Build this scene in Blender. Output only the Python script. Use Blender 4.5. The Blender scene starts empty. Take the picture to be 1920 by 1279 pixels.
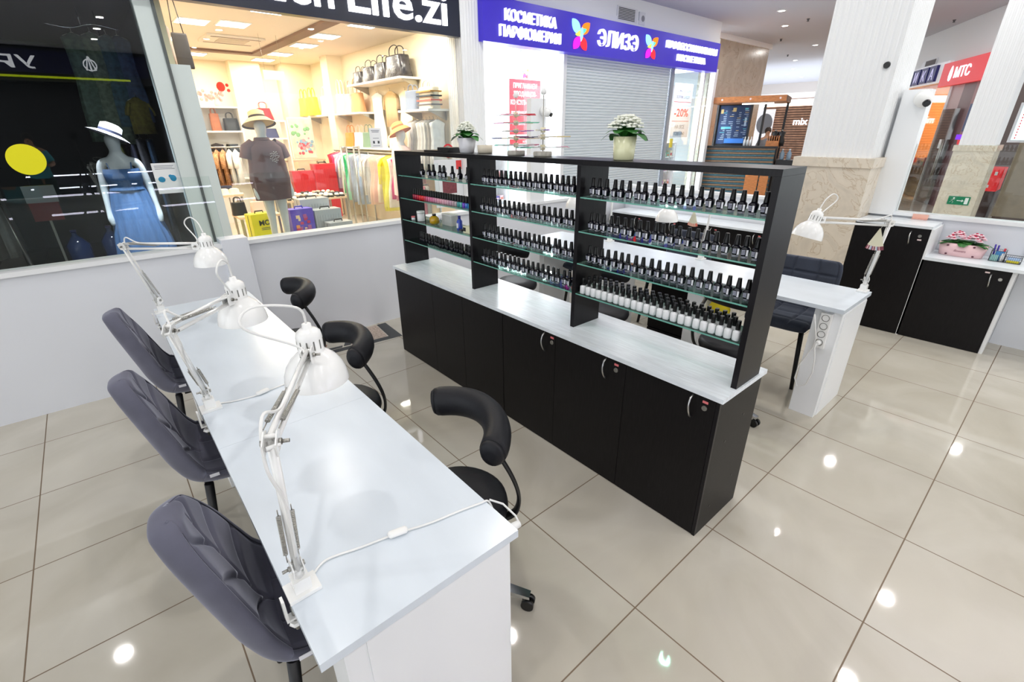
import bpy, bmesh, math, random
from mathutils import Vector, Matrix
from math import sin, cos, pi, radians as rad
R = random.Random(7)
S = bpy.context.scene
COL = S.collection

# ---------------------------------------------------------------- camera, world, exposure
cam_data = bpy.data.cameras.new('camera')
cam = bpy.data.objects.new('camera', cam_data)
COL.objects.link(cam)
cam_data.sensor_width = 36.0
cam_data.lens = 16.463
cam_data.clip_start = 0.03
cam_data.clip_end = 200
YAW, PITCH, ROLL = 0.706767758, 0.420873471, -0.00875863
_f = Vector((sin(YAW) * cos(PITCH), cos(YAW) * cos(PITCH), -sin(PITCH)))
_r = Vector((cos(YAW), -sin(YAW), 0)); _u = _r.cross(_f)
_r2 = _r * cos(ROLL) + _u * sin(ROLL); _u2 = -_r * sin(ROLL) + _u * cos(ROLL)
cam.matrix_world = Matrix(((_r2.x, _u2.x, -_f.x, 0), (_r2.y, _u2.y, -_f.y, 0), (_r2.z, _u2.z, -_f.z, 1.7039), (0, 0, 0, 1)))
S.camera = cam

world = bpy.data.worlds.new('world'); S.world = world; world.use_nodes = True
_bg = world.node_tree.nodes['Background']
_bg.inputs[0].default_value = (0.90, 0.95, 1.0, 1); _bg.inputs[1].default_value = 1.65

S.view_settings.view_transform = 'Standard'; S.view_settings.look = 'None'
S.view_settings.gamma = 1.0; S.view_settings.use_curve_mapping = False
S.view_settings.exposure = 0.45
S.cycles.max_bounces = 10; S.cycles.transparent_max_bounces = 24
S.cycles.diffuse_bounces = 4; S.cycles.glossy_bounces = 4
S.cycles.sample_clamp_indirect = 4.0
S.cycles.caustics_reflective = False; S.cycles.caustics_refractive = False
S.cycles.use_denoising = True

# ---------------------------------------------------------------- materials
def lin(c):
    return tuple(((v / 255) / 12.92 if v / 255 <= 0.04045 else ((v / 255 + 0.055) / 1.055) ** 2.4) for v in c) + (1.0,)
def M(name, rgb, rough=0.5, metal=0.0, spec=0.5, noise=0.0, scale=8.0, stretch=None, sheen=0.0, emit=0.0, emit_rgb=None, bump=0.0, coat=0.0, alpha_trans=0.0):
    m = bpy.data.materials.new(name); m.use_nodes = True
    nt = m.node_tree; b = nt.nodes['Principled BSDF']
    c = lin(rgb)
    b.inputs['Base Color'].default_value = c
    b.inputs['Roughness'].default_value = rough
    b.inputs['Metallic'].default_value = metal
    b.inputs['Specular IOR Level'].default_value = spec
    if coat: b.inputs['Coat Weight'].default_value = coat
    if sheen:
        b.inputs['Sheen Weight'].default_value = sheen; b.inputs['Sheen Roughness'].default_value = 0.35
        b.inputs['Sheen Tint'].default_value = (0.75, 0.78, 0.9, 1)
    if emit:
        b.inputs['Emission Color'].default_value = lin(emit_rgb or rgb); b.inputs['Emission Strength'].default_value = emit
    if alpha_trans: b.inputs['Transmission Weight'].default_value = alpha_trans
    if noise or bump:
        tc = nt.nodes.new('ShaderNodeTexCoord'); mp = nt.nodes.new('ShaderNodeMapping')
        nt.links.new(tc.outputs['Object'], mp.inputs[0])
        if stretch: mp.inputs['Scale'].default_value = stretch
        n = nt.nodes.new('ShaderNodeTexNoise'); n.inputs['Scale'].default_value = scale; n.inputs['Detail'].default_value = 6
        nt.links.new(mp.outputs[0], n.inputs['Vector'])
        if noise:
            r = nt.nodes.new('ShaderNodeValToRGB')
            r.color_ramp.elements[0].position = 0.3; r.color_ramp.elements[1].position = 0.7
            r.color_ramp.elements[0].color = tuple(v * (1 - noise) for v in c[:3]) + (1,)
            r.color_ramp.elements[1].color = tuple(min(1, v * (1 + noise)) for v in c[:3]) + (1,)
            nt.links.new(n.outputs['Fac'], r.inputs[0]); nt.links.new(r.outputs[0], b.inputs['Base Color'])
        if bump:
            bp = nt.nodes.new('ShaderNodeBump'); bp.inputs['Strength'].default_value = bump; bp.inputs['Distance'].default_value = 0.005
            nt.links.new(n.outputs['Fac'], bp.inputs['Height']); nt.links.new(bp.outputs[0], b.inputs['Normal'])
    return m
def glass_mat(name, tint=(235, 245, 242), refl=1.0):
    m = bpy.data.materials.new(name); m.use_nodes = True; nt = m.node_tree
    nt.nodes.remove(nt.nodes['Principled BSDF'])
    t = nt.nodes.new('ShaderNodeBsdfTransparent'); t.inputs[0].default_value = lin(tint)
    g = nt.nodes.new('ShaderNodeBsdfGlossy'); g.inputs['Roughness'].default_value = 0.0
    fr = nt.nodes.new('ShaderNodeFresnel'); fr.inputs[0].default_value = 1.5
    ml = nt.nodes.new('ShaderNodeMath'); ml.operation = 'MULTIPLY'; ml.inputs[1].default_value = refl
    mx = nt.nodes.new('ShaderNodeMixShader')
    nt.links.new(fr.outputs[0], ml.inputs[0]); nt.links.new(ml.outputs[0], mx.inputs[0])
    nt.links.new(t.outputs[0], mx.inputs[1]); nt.links.new(g.outputs[0], mx.inputs[2])
    nt.links.new(mx.outputs[0], nt.nodes['Material Output'].inputs[0])
    return m
def emis(name, rgb, strength):
    m = bpy.data.materials.new(name); m.use_nodes = True; nt = m.node_tree
    nt.nodes.remove(nt.nodes['Principled BSDF'])
    e = nt.nodes.new('ShaderNodeEmission'); e.inputs[0].default_value = lin(rgb); e.inputs[1].default_value = strength
    nt.links.new(e.outputs[0], nt.nodes['Material Output'].inputs[0])
    return m
def tile_mat(name, ox, oy, size, rgb, rough, grout=(112, 94, 74)):
    m = bpy.data.materials.new(name); m.use_nodes = True; nt = m.node_tree; b = nt.nodes['Principled BSDF']
    tc = nt.nodes.new('ShaderNodeTexCoord'); sp = nt.nodes.new('ShaderNodeSeparateXYZ')
    nt.links.new(tc.outputs['Object'], sp.inputs[0])
    def mth(op, a, bv=None):
        n = nt.nodes.new('ShaderNodeMath'); n.operation = op
        if isinstance(a, (int, float)): n.inputs[0].default_value = a
        else: nt.links.new(a, n.inputs[0])
        if bv is not None:
            if isinstance(bv, (int, float)): n.inputs[1].default_value = bv
            else: nt.links.new(bv, n.inputs[1])
        return n.outputs[0]
    ds, ids = [], []
    for k, o in ((0, ox), (1, oy)):
        s = mth('DIVIDE', mth('SUBTRACT', sp.outputs[k], o), size)
        ds.append(mth('PINGPONG', s, 0.5)); ids.append(mth('FLOOR', s))
    d = mth('MINIMUM', ds[0], ds[1])
    isg = mth('LESS_THAN', d, 0.0026 / size)
    n = nt.nodes.new('ShaderNodeTexNoise'); n.inputs['Scale'].default_value = 1.6; n.inputs['Detail'].default_value = 8; n.inputs['Distortion'].default_value = 1.2
    nt.links.new(tc.outputs['Object'], n.inputs['Vector'])
    wn = nt.nodes.new('ShaderNodeTexWhiteNoise'); cx = nt.nodes.new('ShaderNodeCombineXYZ')
    nt.links.new(ids[0], cx.inputs[0]); nt.links.new(ids[1], cx.inputs[1]); nt.links.new(cx.outputs[0], wn.inputs[0])
    fac = mth('ADD', n.outputs['Fac'], mth('MULTIPLY', mth('SUBTRACT', wn.outputs[0], 0.5), 0.12))
    r = nt.nodes.new('ShaderNodeValToRGB'); c = lin(rgb)
    r.color_ramp.elements[0].position = 0.30; r.color_ramp.elements[1].position = 0.72
    r.color_ramp.elements[0].color = (c[0] * .88, c[1] * .86, c[2] * .82, 1); r.color_ramp.elements[1].color = tuple(min(1, v * 1.08) for v in c[:3]) + (1,)
    nt.links.new(fac, r.inputs[0])
    mx = nt.nodes.new('ShaderNodeMix'); mx.data_type = 'RGBA'
    nt.links.new(isg, mx.inputs[0]); nt.links.new(r.outputs[0], mx.inputs[6]); mx.inputs[7].default_value = lin(grout)
    nt.links.new(mx.outputs[2], b.inputs['Base Color'])
    nt.links.new(mth('ADD', mth('MULTIPLY', isg, 0.6), rough), b.inputs['Roughness'])
    b.inputs['Specular IOR Level'].default_value = 0.55
    return m
def marble_mat(name, rgb, vein, rough=0.25, scale=2.2):
    m = bpy.data.materials.new(name); m.use_nodes = True; nt = m.node_tree; b = nt.nodes['Principled BSDF']
    tc = nt.nodes.new('ShaderNodeTexCoord')
    n = nt.nodes.new('ShaderNodeTexNoise'); n.inputs['Scale'].default_value = scale; n.inputs['Detail'].default_value = 10; n.inputs['Distortion'].default_value = 2.5
    nt.links.new(tc.outputs['Object'], n.inputs['Vector'])
    r = nt.nodes.new('ShaderNodeValToRGB'); c = lin(rgb); v = lin(vein); e = r.color_ramp.elements
    e[0].position = 0.30; e[0].color = tuple(x * .85 for x in c[:3]) + (1,)
    e[1].position = 0.75; e[1].color = tuple(min(1, x * 1.08) for x in c[:3]) + (1,)
    for p, q in ((0.485, c), (0.50, v), (0.515, c)):
        k = e.new(p); k.color = q
    nt.links.new(n.outputs['Fac'], r.inputs[0]); nt.links.new(r.outputs[0], b.inputs['Base Color'])
    b.inputs['Roughness'].default_value = rough
    return m

WHITE = M('white_laminate', (236, 238, 240), 0.35)
WHITEWALL = M('white_partition_panel', (226, 229, 236), 0.40)
TOPWOOD = M('white_marble_laminate', (214, 222, 230), 0.22, noise=0.035, scale=3.0, stretch=(3, 1, 1))
GREYWOOD = M('pale_grey_woodgrain_laminate', (226, 232, 237), 0.28, noise=0.10, scale=9.0, stretch=(14, 1.0, 1))
BLACKWOOD = M('black_woodgrain_laminate', (19, 17, 18), 0.40, spec=.18, noise=0.35, scale=10.0, stretch=(18, 18, 1.2))
BLACKPANEL = M('black_shelf_laminate', (20, 18, 21), 0.34, spec=.22, noise=0.25, scale=10.0, stretch=(18, 18, 1.2))
VELVET = M('grey_velvet', (82, 82, 96), 0.85, sheen=0.5, noise=0.34, scale=4.5, bump=0.15)  # noise puts sheen patches and darker folds into the colour
VELVETNAVY = M('dark_navy_velvet', (52, 58, 72), 0.85, sheen=0.4, noise=0.18, scale=6.0, bump=0.15)
SEAM = M('seam_thread', (38, 40, 50), 0.9)
BLACKMETAL = M('black_powder_coated_steel', (18, 18, 20), 0.42)
LEATHER = M('black_leatherette', (20, 20, 25), 0.5, spec=.3, bump=0.1, scale=200, noise=0.05)
BLACKPLASTIC = M('black_plastic', (15, 15, 17), 0.35)
CHROME = M('chrome', (215, 218, 222), 0.12, metal=1.0)
STEEL = M('brushed_steel', (170, 168, 162), 0.32, metal=1.0)
LAMPWHITE = M('white_lamp_enamel', (240, 240, 238), 0.22, coat=0.3)
CORDWHITE = M('white_cord', (232, 232, 230), 0.5)
PLASTICWHITE = M('white_plastic', (238, 238, 236), 0.35)
GLASS = glass_mat('clear_glass', (250, 253, 252), 0.5)
SHOPGLASS = glass_mat('shop_window_glass', (247, 251, 251), 0.7)
CLEARWIN = glass_mat('low_reflection_window_glass', (248, 252, 252), 0.25)
DARKGLASS = glass_mat('dark_window_glass', (247, 251, 251), 1.5)
SHELFGLASS = glass_mat('green_tinted_shelf_glass', (206, 232, 224), 0.8)
GLASSEDGE = M('green_glass_edge', (126, 196, 178), 0.15, alpha_trans=0.3)
CAPBLACK = M('glossy_black_cap', (10, 10, 11), 0.32, spec=.35)
POLISHDARK = M('dark_gel_polish', (13, 12, 22), 0.2, coat=0.15, spec=.35)
LABELGREY = M('grey_print', (158, 160, 176), 0.5)
LABELWHITE = M('white_print', (226, 226, 232), 0.5)
FROSTWHITE = M('frosted_white_glass', (232, 233, 234), 0.3)
SKINWHITE = M('gloss_white_mannequin', (226, 230, 234), 0.2)
GREENLEAF = M('kalanchoe_leaf', (44, 110, 40), 0.45, noise=0.3, scale=20)
PETALWHITE = M('white_petal', (240, 242, 230), 0.6)
MARBLE = marble_mat('beige_marble', (220, 209, 192), (198, 180, 156), 0.25, 2.4)
MARBLEGREY = marble_mat('grey_brown_marble', (176, 164, 150), (150, 136, 120), 0.25, 1.2)
PLASTER = M('white_plaster', (236, 238, 240), 0.6)
CEIL = M('ceiling_paint', (198, 199, 208), 0.8)
FLOORTILE = tile_mat('cream_porcelain_tile', 1.1665, 0.6390, 0.6, (192, 187, 175), 0.045)
SHOPFLOOR = tile_mat('cream_shop_tile', 0.2, 0.1, 0.6, (226, 214, 198), 0.2, (190, 176, 160))
DARKFLOOR = tile_mat('dark_shop_tile', 0.2, 0.1, 0.5, (70, 66, 64), 0.25, (48, 46, 46))

# ---------------------------------------------------------------- mesh helpers
class MB:
    def __init__(s): s.bm = bmesh.new(); s.mats = []; s.cur = 0
    def use(s, mat):
        if mat not in s.mats: s.mats.append(mat)
        s.cur = s.mats.index(mat); return s
    def _new(s, vs, faces):
        v = [s.bm.verts.new(p) for p in vs]; out = []
        for f in faces:
            try:
                fc = s.bm.faces.new([v[i] for i in f]); fc.material_index = s.cur; out.append(fc)
            except ValueError: pass
        return v, out
    def box(s, x0, x1, y0, y1, z0, z1, mtx=None):
        vs = [Vector((x, y, z)) for z in (z0, z1) for y in (y0, y1) for x in (x0, x1)]
        if mtx: vs = [mtx @ v for v in vs]
        s._new(vs, [(0, 2, 3, 1), (4, 5, 7, 6), (0, 1, 5, 4), (2, 6, 7, 3), (0, 4, 6, 2), (1, 3, 7, 5)]); return s
    def cyl(s, p0, p1, r0, r1=None, n=16, cap=True):
        return s.tube([p0, p1], [r0, r0 if r1 is None else r1], n, cap)
    def tube(s, pts, r, n=10, cap=True, flat=1.0):
        pts = [Vector(p) for p in pts]; rs = r if isinstance(r, (list, tuple)) else [r] * len(pts)
        rings = []; prev = None
        for i, p in enumerate(pts):
            t = (pts[min(i + 1, len(pts) - 1)] - pts[max(i - 1, 0)]).normalized()
            if prev is None:
                a = t.cross(Vector((0, 0, 1)))
                if a.length < 1e-4: a = t.cross(Vector((1, 0, 0)))
            else: a = prev - t * prev.dot(t)
            a.normalize(); prev = a; b = t.cross(a)
            rings.append([s.bm.verts.new(p + a * (cos(2 * pi * k / n) * rs[i]) + b * (sin(2 * pi * k / n) * rs[i] * flat)) for k in range(n)])
        for i in range(len(rings) - 1):
            for k in range(n):
                f = s.bm.faces.new((rings[i][k], rings[i][(k + 1) % n], rings[i + 1][(k + 1) % n], rings[i + 1][k])); f.material_index = s.cur; f.smooth = True
        if cap:
            for rg in (rings[0][::-1], rings[-1]):
                f = s.bm.faces.new(rg); f.material_index = s.cur
        return s
    def lathe(s, prof, c=(0, 0, 0), n=24, sx=1.0, sy=1.0, fold=0, amp=0.0, mtx=None, cap=True, ph=0.0):
        c = Vector(c); rings = []
        for i, (r, z) in enumerate(prof):
            ring = []
            for k in range(n):
                a = 2 * pi * k / n
                w = 1 + (amp * sin(fold * a + ph) * (1 - i / max(1, len(prof) - 1)) if fold else 0)
                p = Vector((cos(a) * r * sx * w, sin(a) * r * sy * w, z))
                if mtx: p = mtx @ p
                ring.append(s.bm.verts.new(c + p))
            rings.append(ring)
        for i in range(len(rings) - 1):
            for k in range(n):
                f = s.bm.faces.new((rings[i][k], rings[i][(k + 1) % n], rings[i + 1][(k + 1) % n], rings[i + 1][k])); f.material_index = s.cur; f.smooth = True
        if cap:
            for rg, rr in ((rings[0][::-1], prof[0][0]), (rings[-1], prof[-1][0])):
                if rr > 1e-5:
                    f = s.bm.faces.new(rg); f.material_index = s.cur
        return s
    def prism(s, poly, d0, d1, mtx=None):
        n = len(poly)
        vs = [Vector((x, y, d)) for d in (d0, d1) for x, y in poly]
        if mtx: vs = [mtx @ v for v in vs]
        s._new(vs, [tuple(range(n))[::-1], tuple(range(n, 2 * n))] + [(i, (i + 1) % n, n + (i + 1) % n, n + i) for i in range(n)]); return s
    def grid(s, fn, nu, nv, smooth=True):
        g = [[s.bm.verts.new(fn(i / nu, j / nv)) for j in range(nv + 1)] for i in range(nu + 1)]
        for i in range(nu):
            for j in range(nv):
                f = s.bm.faces.new((g[i][j], g[i + 1][j], g[i + 1][j + 1], g[i][j + 1])); f.material_index = s.cur; f.smooth = smooth
        return g
    def ball(s, c, r, sx=1, sy=1, sz=1, n=12, mtx=None):
        prof = [(max(1e-6, sin(pi * i / (n // 2 + 1)) * r), -cos(pi * i / (n // 2 + 1)) * r * sz) for i in range(n // 2 + 2)]
        return s.lathe(prof, c, n, sx, sy, mtx=mtx, cap=False)
    def leaf(s, base, tip, w, up=(0, 0, 1), droop=0.0, n=5):
        base, tip = Vector(base), Vector(tip); d = tip - base; side = d.cross(Vector(up)).normalized()
        nrm = side.cross(d).normalized(); L, Rr = [], []
        for i in range(n + 1):
            t = i / n; wv = w * sin(pi * min(1, t * 0.92 + 0.04)) ** 0.8; c = base + d * t + nrm * (droop * sin(pi * t))
            L.append(s.bm.verts.new(c - side * wv + nrm * wv * .25)); Rr.append(s.bm.verts.new(c + side * wv + nrm * wv * .25))
        for i in range(n):
            f = s.bm.faces.new((L[i], Rr[i], Rr[i + 1], L[i + 1])); f.material_index = s.cur; f.smooth = True
        return s
    def build(s, name, mat=None, parent=None, bevel=0.0, recalc=True):
        bm = s.bm
        if bevel:
            bm.edges.ensure_lookup_table()
            es = [e for e in bm.edges if len(e.link_faces) == 2 and e.calc_face_angle(0) > 0.6]
            bmesh.ops.bevel(bm, geom=es, offset=bevel, segments=2, affect='EDGES', profile=0.5, clamp_overlap=True)
        bmesh.ops.remove_doubles(bm, verts=bm.verts, dist=1e-6)
        if recalc: bmesh.ops.recalc_face_normals(bm, faces=bm.faces)
        me = bpy.data.meshes.new(name); bm.to_mesh(me); bm.free()
        if s.mats and mat is None:
            for m in s.mats: me.materials.append(m)
        else: me.materials.append(mat)
        o = bpy.data.objects.new(name, me); COL.objects.link(o)
        if parent is not None: o.parent = parent
        return o
def tag(o, label=None, cat=None, group=None, kind=None):
    for k, v in (('label', label), ('category', cat), ('group', group), ('kind', kind)):
        if v: o[k] = v
    return o
def thing(name, label, cat, loc=(0, 0, 0), rz=0.0, group=None):
    o = bpy.data.objects.new(name, None); COL.objects.link(o); o.empty_display_size = 0.1
    o.location = loc; o.rotation_euler = (0, 0, rz); return tag(o, label, cat, group)
def struct(o): o['kind'] = 'structure'; return o
KIDS = {}
def copy_tree(o, loc=None, rz=None, label=None, group=None, parent=None):
    c = o.copy(); COL.objects.link(c)
    if parent is not None: c.parent = parent
    if loc is not None: c.location = loc
    if rz is not None: c.rotation_euler = (0, 0, rz)
    if label: c['label'] = label
    if group: c['group'] = group
    if o.name not in KIDS: KIDS[o.name] = list(o.children)
    for ch in KIDS[o.name]: copy_tree(ch, parent=c)
    return c
ORD = 'first second third fourth fifth sixth seventh eighth ninth tenth eleventh twelfth thirteenth fourteenth fifteenth sixteenth seventeenth eighteenth nineteenth twentieth twenty-first twenty-second twenty-third twenty-fourth twenty-fifth twenty-sixth'.split()
def text(name, s, size, mat, loc, rot=(90, 0, 0), parent=None, depth=0.004, bold=0.0, align='CENTER', sx=1.0, shear=0.0, spacing=1.0, width=None):
    cu = bpy.data.curves.new(name, 'FONT'); cu.body = s; cu.size = size; cu.align_x = align; cu.align_y = 'BOTTOM_BASELINE'
    cu.extrude = depth; cu.offset = bold * size; cu.shear = shear; cu.space_character = spacing; cu.resolution_u = 3
    t = bpy.data.objects.new(name, cu); COL.objects.link(t)
    dg = bpy.context.evaluated_depsgraph_get(); dg.update()
    me = bpy.data.meshes.new_from_object(t.evaluated_get(dg))
    bpy.data.objects.remove(t); bpy.data.curves.remove(cu)
    if width:
        xs = [v.co.x for v in me.vertices]; w = max(xs) - min(xs); sx = width / max(w, 1e-6)
    if sx != 1.0:
        for v in me.vertices: v.co.x *= sx
    me.materials.clear(); me.materials.append(mat)
    o = bpy.data.objects.new(name, me); COL.objects.link(o); o.location = loc; o.rotation_euler = tuple(rad(a) for a in rot)
    if parent is not None: o.parent = parent
    return o
def skin(name, verts, edges, radii, mat, parent=None, sub=2, root=0):
    me = bpy.data.meshes.new(name); me.from_pydata([tuple(v) for v in verts], edges, [])
    o = bpy.data.objects.new(name, me); COL.objects.link(o)
    o.modifiers.new('skin', 'SKIN'); sd = o.modifiers.new('sub', 'SUBSURF'); sd.levels = sub; sd.render_levels = sub
    for i, r in enumerate(radii):
        d = me.skin_vertices[0].data[i]; d.radius = r if isinstance(r, tuple) else (r, r); d.use_root = (i == root)
    dg = bpy.context.evaluated_depsgraph_get(); dg.update()
    m2 = bpy.data.meshes.new_from_object(o.evaluated_get(dg))
    bpy.data.objects.remove(o)
    m2.materials.clear(); m2.materials.append(mat)
    for p in m2.polygons: p.use_smooth = True
    o = bpy.data.objects.new(name, m2); COL.objects.link(o)
    if parent is not None: o.parent = parent
    return o
def area_light(name, loc, size, power, rgb=(255, 255, 255), parent=None, size_y=None, rot=(0, 0, 0), spread=None):
    l = bpy.data.lights.new(name, 'AREA'); l.energy = power; l.color = lin(rgb)[:3]
    l.shape = 'DISK' if size_y is None else 'RECTANGLE'; l.size = size
    if size_y: l.size_y = size_y
    if spread: l.spread = spread
    o = bpy.data.objects.new(name, l); COL.objects.link(o); o.location = loc; o.rotation_euler = tuple(rad(a) for a in rot)
    if parent is not None: o.parent = parent
    return o

# ---------------------------------------------------------------- large structure
CZ = 3.95
struct(MB().box(-8, 22, -8, 6.45, -0.06, 0).build('floor', FLOORTILE))
struct(MB().box(11.95, 22, 6.45, 12, -0.06, 0).build('floor.001', FLOORTILE))
struct(MB().box(1.0, 4.62, 6.45, 13, -0.06, 0.0).build('floor.002', SHOPFLOOR))
struct(MB().box(-6, 1.0, 6.45, 11, -0.06, 0.0).build('floor.003', DARKFLOOR))
struct(MB().box(4.62, 11.95, 6.45, 11, -0.06, 0.0).build('floor.004', M('white_shop_floor', (232, 232, 234), 0.2)))
struct(MB().box(-8, 30, -8, 6.55, CZ, CZ + 0.06).build('ceiling', CEIL))
struct(MB().box(11.95, 30, 6.551, 14, CZ, CZ + 0.06).build('ceiling.001', CEIL))
DARKGREY = M('dark_charcoal_cladding', (44, 44, 50), 0.5)
struct(MB().box(-8, 3, -8.1, -8, 0, CZ).build('wall_behind', DARKGREY))

# low white partition with ledge and glass screen (towards the shops)
struct(MB().box(-4.2, 0.74, 4.06, 4.14, 0, 0.925).build('partition_wall', WHITEWALL))
struct(MB().box(-4.2, 0.70, 4.035, 4.17, 0.925, 0.955).build('trim_1', WHITE))
struct(MB().box(0.74, 5.63, 4.09, 4.16, 0, 0.925).build('partition_wall.001', WHITEWALL))
struct(MB().box(0.74, 5.63, 4.065, 4.19, 0.925, 0.955).build('trim_2', WHITE))
struct(MB().box(0.62, 0.80, 4.03, 4.19, 0, 0.985).build('partition_post', WHITEWALL, bevel=0.004))
struct(MB().box(-4.2, 0.66, 4.098, 4.106, 0.955, 1.43).build('glass_screen_partition', GLASS))
struct(MB().box(0.80, 2.6, 4.124, 4.132, 0.955, 1.43).build('glass_screen_partition.001', GLASS))
# low white partition on the other side
struct(MB().box(5.56, 5.63, 1.86, 4.06, 0, 1.00).build('partition_wall.002', WHITEWALL))
struct(MB().box(5.54, 5.66, 1.86, 4.06, 1.00, 1.03).build('trim_3', WHITE))
struct(MB().box(5.56, 5.63, -3.0, 1.24, 0, 0.975).build('partition_wall.003', WHITEWALL))
struct(MB().box(5.535, 5.665, -3.0, 1.06, 0.975, 1.005).build('trim_4', WHITE))
struct(MB().box(5.50, 5.66, 1.06, 1.245, 0.975, 2.0).build('trim_5', WHITE))
struct(MB().box(5.59, 5.60, -3.0, 1.06, 1.005, 1.574).build('glass_screen_partition.002', GLASS))

# fluted column on a marble base
def flute_poly(x0, x1, y0, y1, pitch, depth):
    pts = []
    def side(ax, ay, bx, by):
        L = math.hypot(bx - ax, by - ay); n = max(1, round(L / pitch)); ux, uy = (bx - ax) / L, (by - ay) / L; nx, ny = -uy, ux
        p = L / n
        for i in range(n):
            for t, d in ((0, 0), (0.14, 0), (0.26, .75), (0.5, 1), (0.74, .75), (0.86, 0)):
                s = (i + t) * p; pts.append((ax + ux * s + nx * d * depth, ay + uy * s + ny * d * depth))
    side(x0, y0, x1, y0); side(x1, y0, x1, y1); side(x1, y1, x0, y1); side(x0, y1, x0, y0)
    return pts
def column(name, x0, x1, y0, y1, ztop, lip=0.03):
    r = bpy.data.objects.new(name, None); COL.objects.link(r); r.location = ((x0 + x1) / 2, (y0 + y1) / 2, 0); struct(r)
    cx, cy = r.location.x, r.location.y; a, b = (x1 - x0) / 2, (y1 - y0) / 2
    struct(MB().box(-a, a, -b, b, 0, 1.385).build('column_marble_base', MARBLE, r))
    struct(MB().box(-a - .015, a + .015, -b - .015, b + .015, 1.385, 1.465).build('column_marble_cap', MARBLE, r))
    struct(MB().prism(flute_poly(-a + lip, a - lip, -b + lip, b - lip, 0.05, 0.007), 1.465, ztop).build('column_fluted_shaft', PLASTER, r))
    return r
column('pillar', 5.17, 5.80, 1.245, 1.865, CZ)
column('pillar.001', 9.9, 10.5, 0.97, 1.42, CZ)

# shop fascia line at y = 6.45
struct(MB().box(-6, 11.98, 6.52, 6.62, 3.62, CZ).build('wall_north', PLASTER))
struct(MB().box(-6, 0.80, 6.50, 6.60, 2.98, 3.62).build('wall_north.001', M('dark_blue_fascia', (30, 34, 48), 0.4)))
# white mullion box between the dark shop and the clothes shop
PALEM = M('pale_mullion', (214, 224, 222), 0.4)
struct(MB().box(0.78, 0.95, 6.44, 6.62, 0, 2.98).build('trim_7', PALEM))
struct(MB().box(0.95, 1.13, 6.44, 6.60, 0, 2.36).build('trim_17', PALEM))
struct(MB().box(0.925, 0.95, 6.425, 6.44, 0, 2.98).build('trim_8', M('dark_joint', (90, 96, 96), 0.5)))
# fluted white pilaster between the clothes shop and the cosmetics shop
struct(MB().prism(flute_poly(4.53, 4.93, 6.36, 6.75, 0.05, 0.006), 0, CZ).build('pilaster_wall', PLASTER))
struct(MB().box(-6, 0.78, 6.50, 6.51, 0.02, 2.98).build('window_1', DARKGLASS))
struct(MB().box(0.95, 4.53, 6.50, 6.51, 0.02, 2.98).build('window_2', SHOPGLASS))
# dark shop shell
DARKW = M('dark_shop_wall', (26, 26, 30), 0.7)
struct(MB().box(0.86, 0.98, 6.62, 11, 0, 2.98).build('wall_dark_shop_side', DARKW))
struct(MB().box(-6, 0.98, 10.9, 11, 0, 2.98).build('wall_dark_shop_back', DARKW))
struct(MB().box(-6.1, -6, 6.45, 11, 0, CZ).build('wall_dark_shop_end', DARKW))
struct(MB().box(-6, 0.98, 6.5, 11, 2.98, 3.05).build('ceiling_dark_shop', DARKW))
# clothes shop shell
CREAM = M('cream_shop_wall', (246, 232, 205), 0.7)
struct(MB().box(0.98, 1.03, 6.62, 12.9, 0, 3.2).build('wall_clothes_shop_west', CREAM))
struct(MB().box(4.55, 4.65, 6.75, 12.9, 0, 3.2).build('wall_clothes_shop_east', CREAM))
struct(MB().box(0.98, 4.65, 12.8, 12.9, 0, 3.2).build('wall_clothes_shop_back', CREAM))
struct(MB().box(0.98, 4.65, 6.55, 12.9, 3.12, 3.2).build('ceiling_clothes_shop', M('shop_ceiling', (240, 228, 214), 0.7)))
BROWN = M('brown_ceiling_trim', (120, 92, 78), 0.6)
struct(MB().box(1.3, 3.2, 11.1, 11.3, 3.085, 3.118).build('trim_9', BROWN))
struct(MB().box(3.02, 3.22, 7.2, 11.3, 3.083, 3.117).build('trim_10', BROWN))
struct(MB().box(3.9, 4.56, 12.35, 12.8, 0, 3.12).build('wall_clothes_shop_pier', CREAM))
struct(MB().box(2.9, 3.5, 12.5, 12.8, 0, 3.12).build('wall_clothes_shop_pier.001', CREAM))
struct(MB().box(4.25, 4.55, 10.6, 10.95, 0, 3.12).build('wall_clothes_shop_pier.002', CREAM))
# cosmetics shop shell
EW = M('bright_white_wall', (240, 240, 243), 0.5)
struct(MB().box(4.65, 4.75, 6.75, 11, 0, 3.62).build('wall_cosmetics_west', EW))
struct(MB().box(11.9, 11.98, 8.4, 11, 0, 3.62).build('wall_cosmetics_east', EW))
struct(MB().box(4.65, 11.98, 10.9, 11, 0, 3.62).build('wall_cosmetics_back', EW))
struct(MB().box(4.65, 11.98, 6.62, 11, 3.55, 3.62).build('ceiling_cosmetics', EW))
struct(MB().box(4.93, 6.74, 6.50, 6.51, 0.02, 3.0).build('window_3', CLEARWIN))
struct(MB().box(10.16, 11.9, 6.50, 6.51, 0.02, 3.0).build('window_4', CLEARWIN))
struct(MB().box(4.93, 11.98, 6.50, 6.60, 3.0, 3.619).build('wall_north.002', PLASTER))
struct(MB().box(0.80, 4.53, 6.50, 6.60, 2.98, 3.619).build('wall_north.003', PLASTER))
ALU = M('white_aluminium', (222, 224, 228), 0.35)
struct(MB().box(6.72, 6.80, 6.44, 6.56, 0, 3.0).build('trim_11', ALU))
struct(MB().box(10.06, 10.16, 6.44, 6.56, 0, 3.0).build('trim_12', M('grey_shutter_rail', (150, 158, 168), 0.4)))
struct(MB().box(11.42, 11.48, 6.46, 6.54, 0, 3.0).build('trim_13', ALU))
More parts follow.
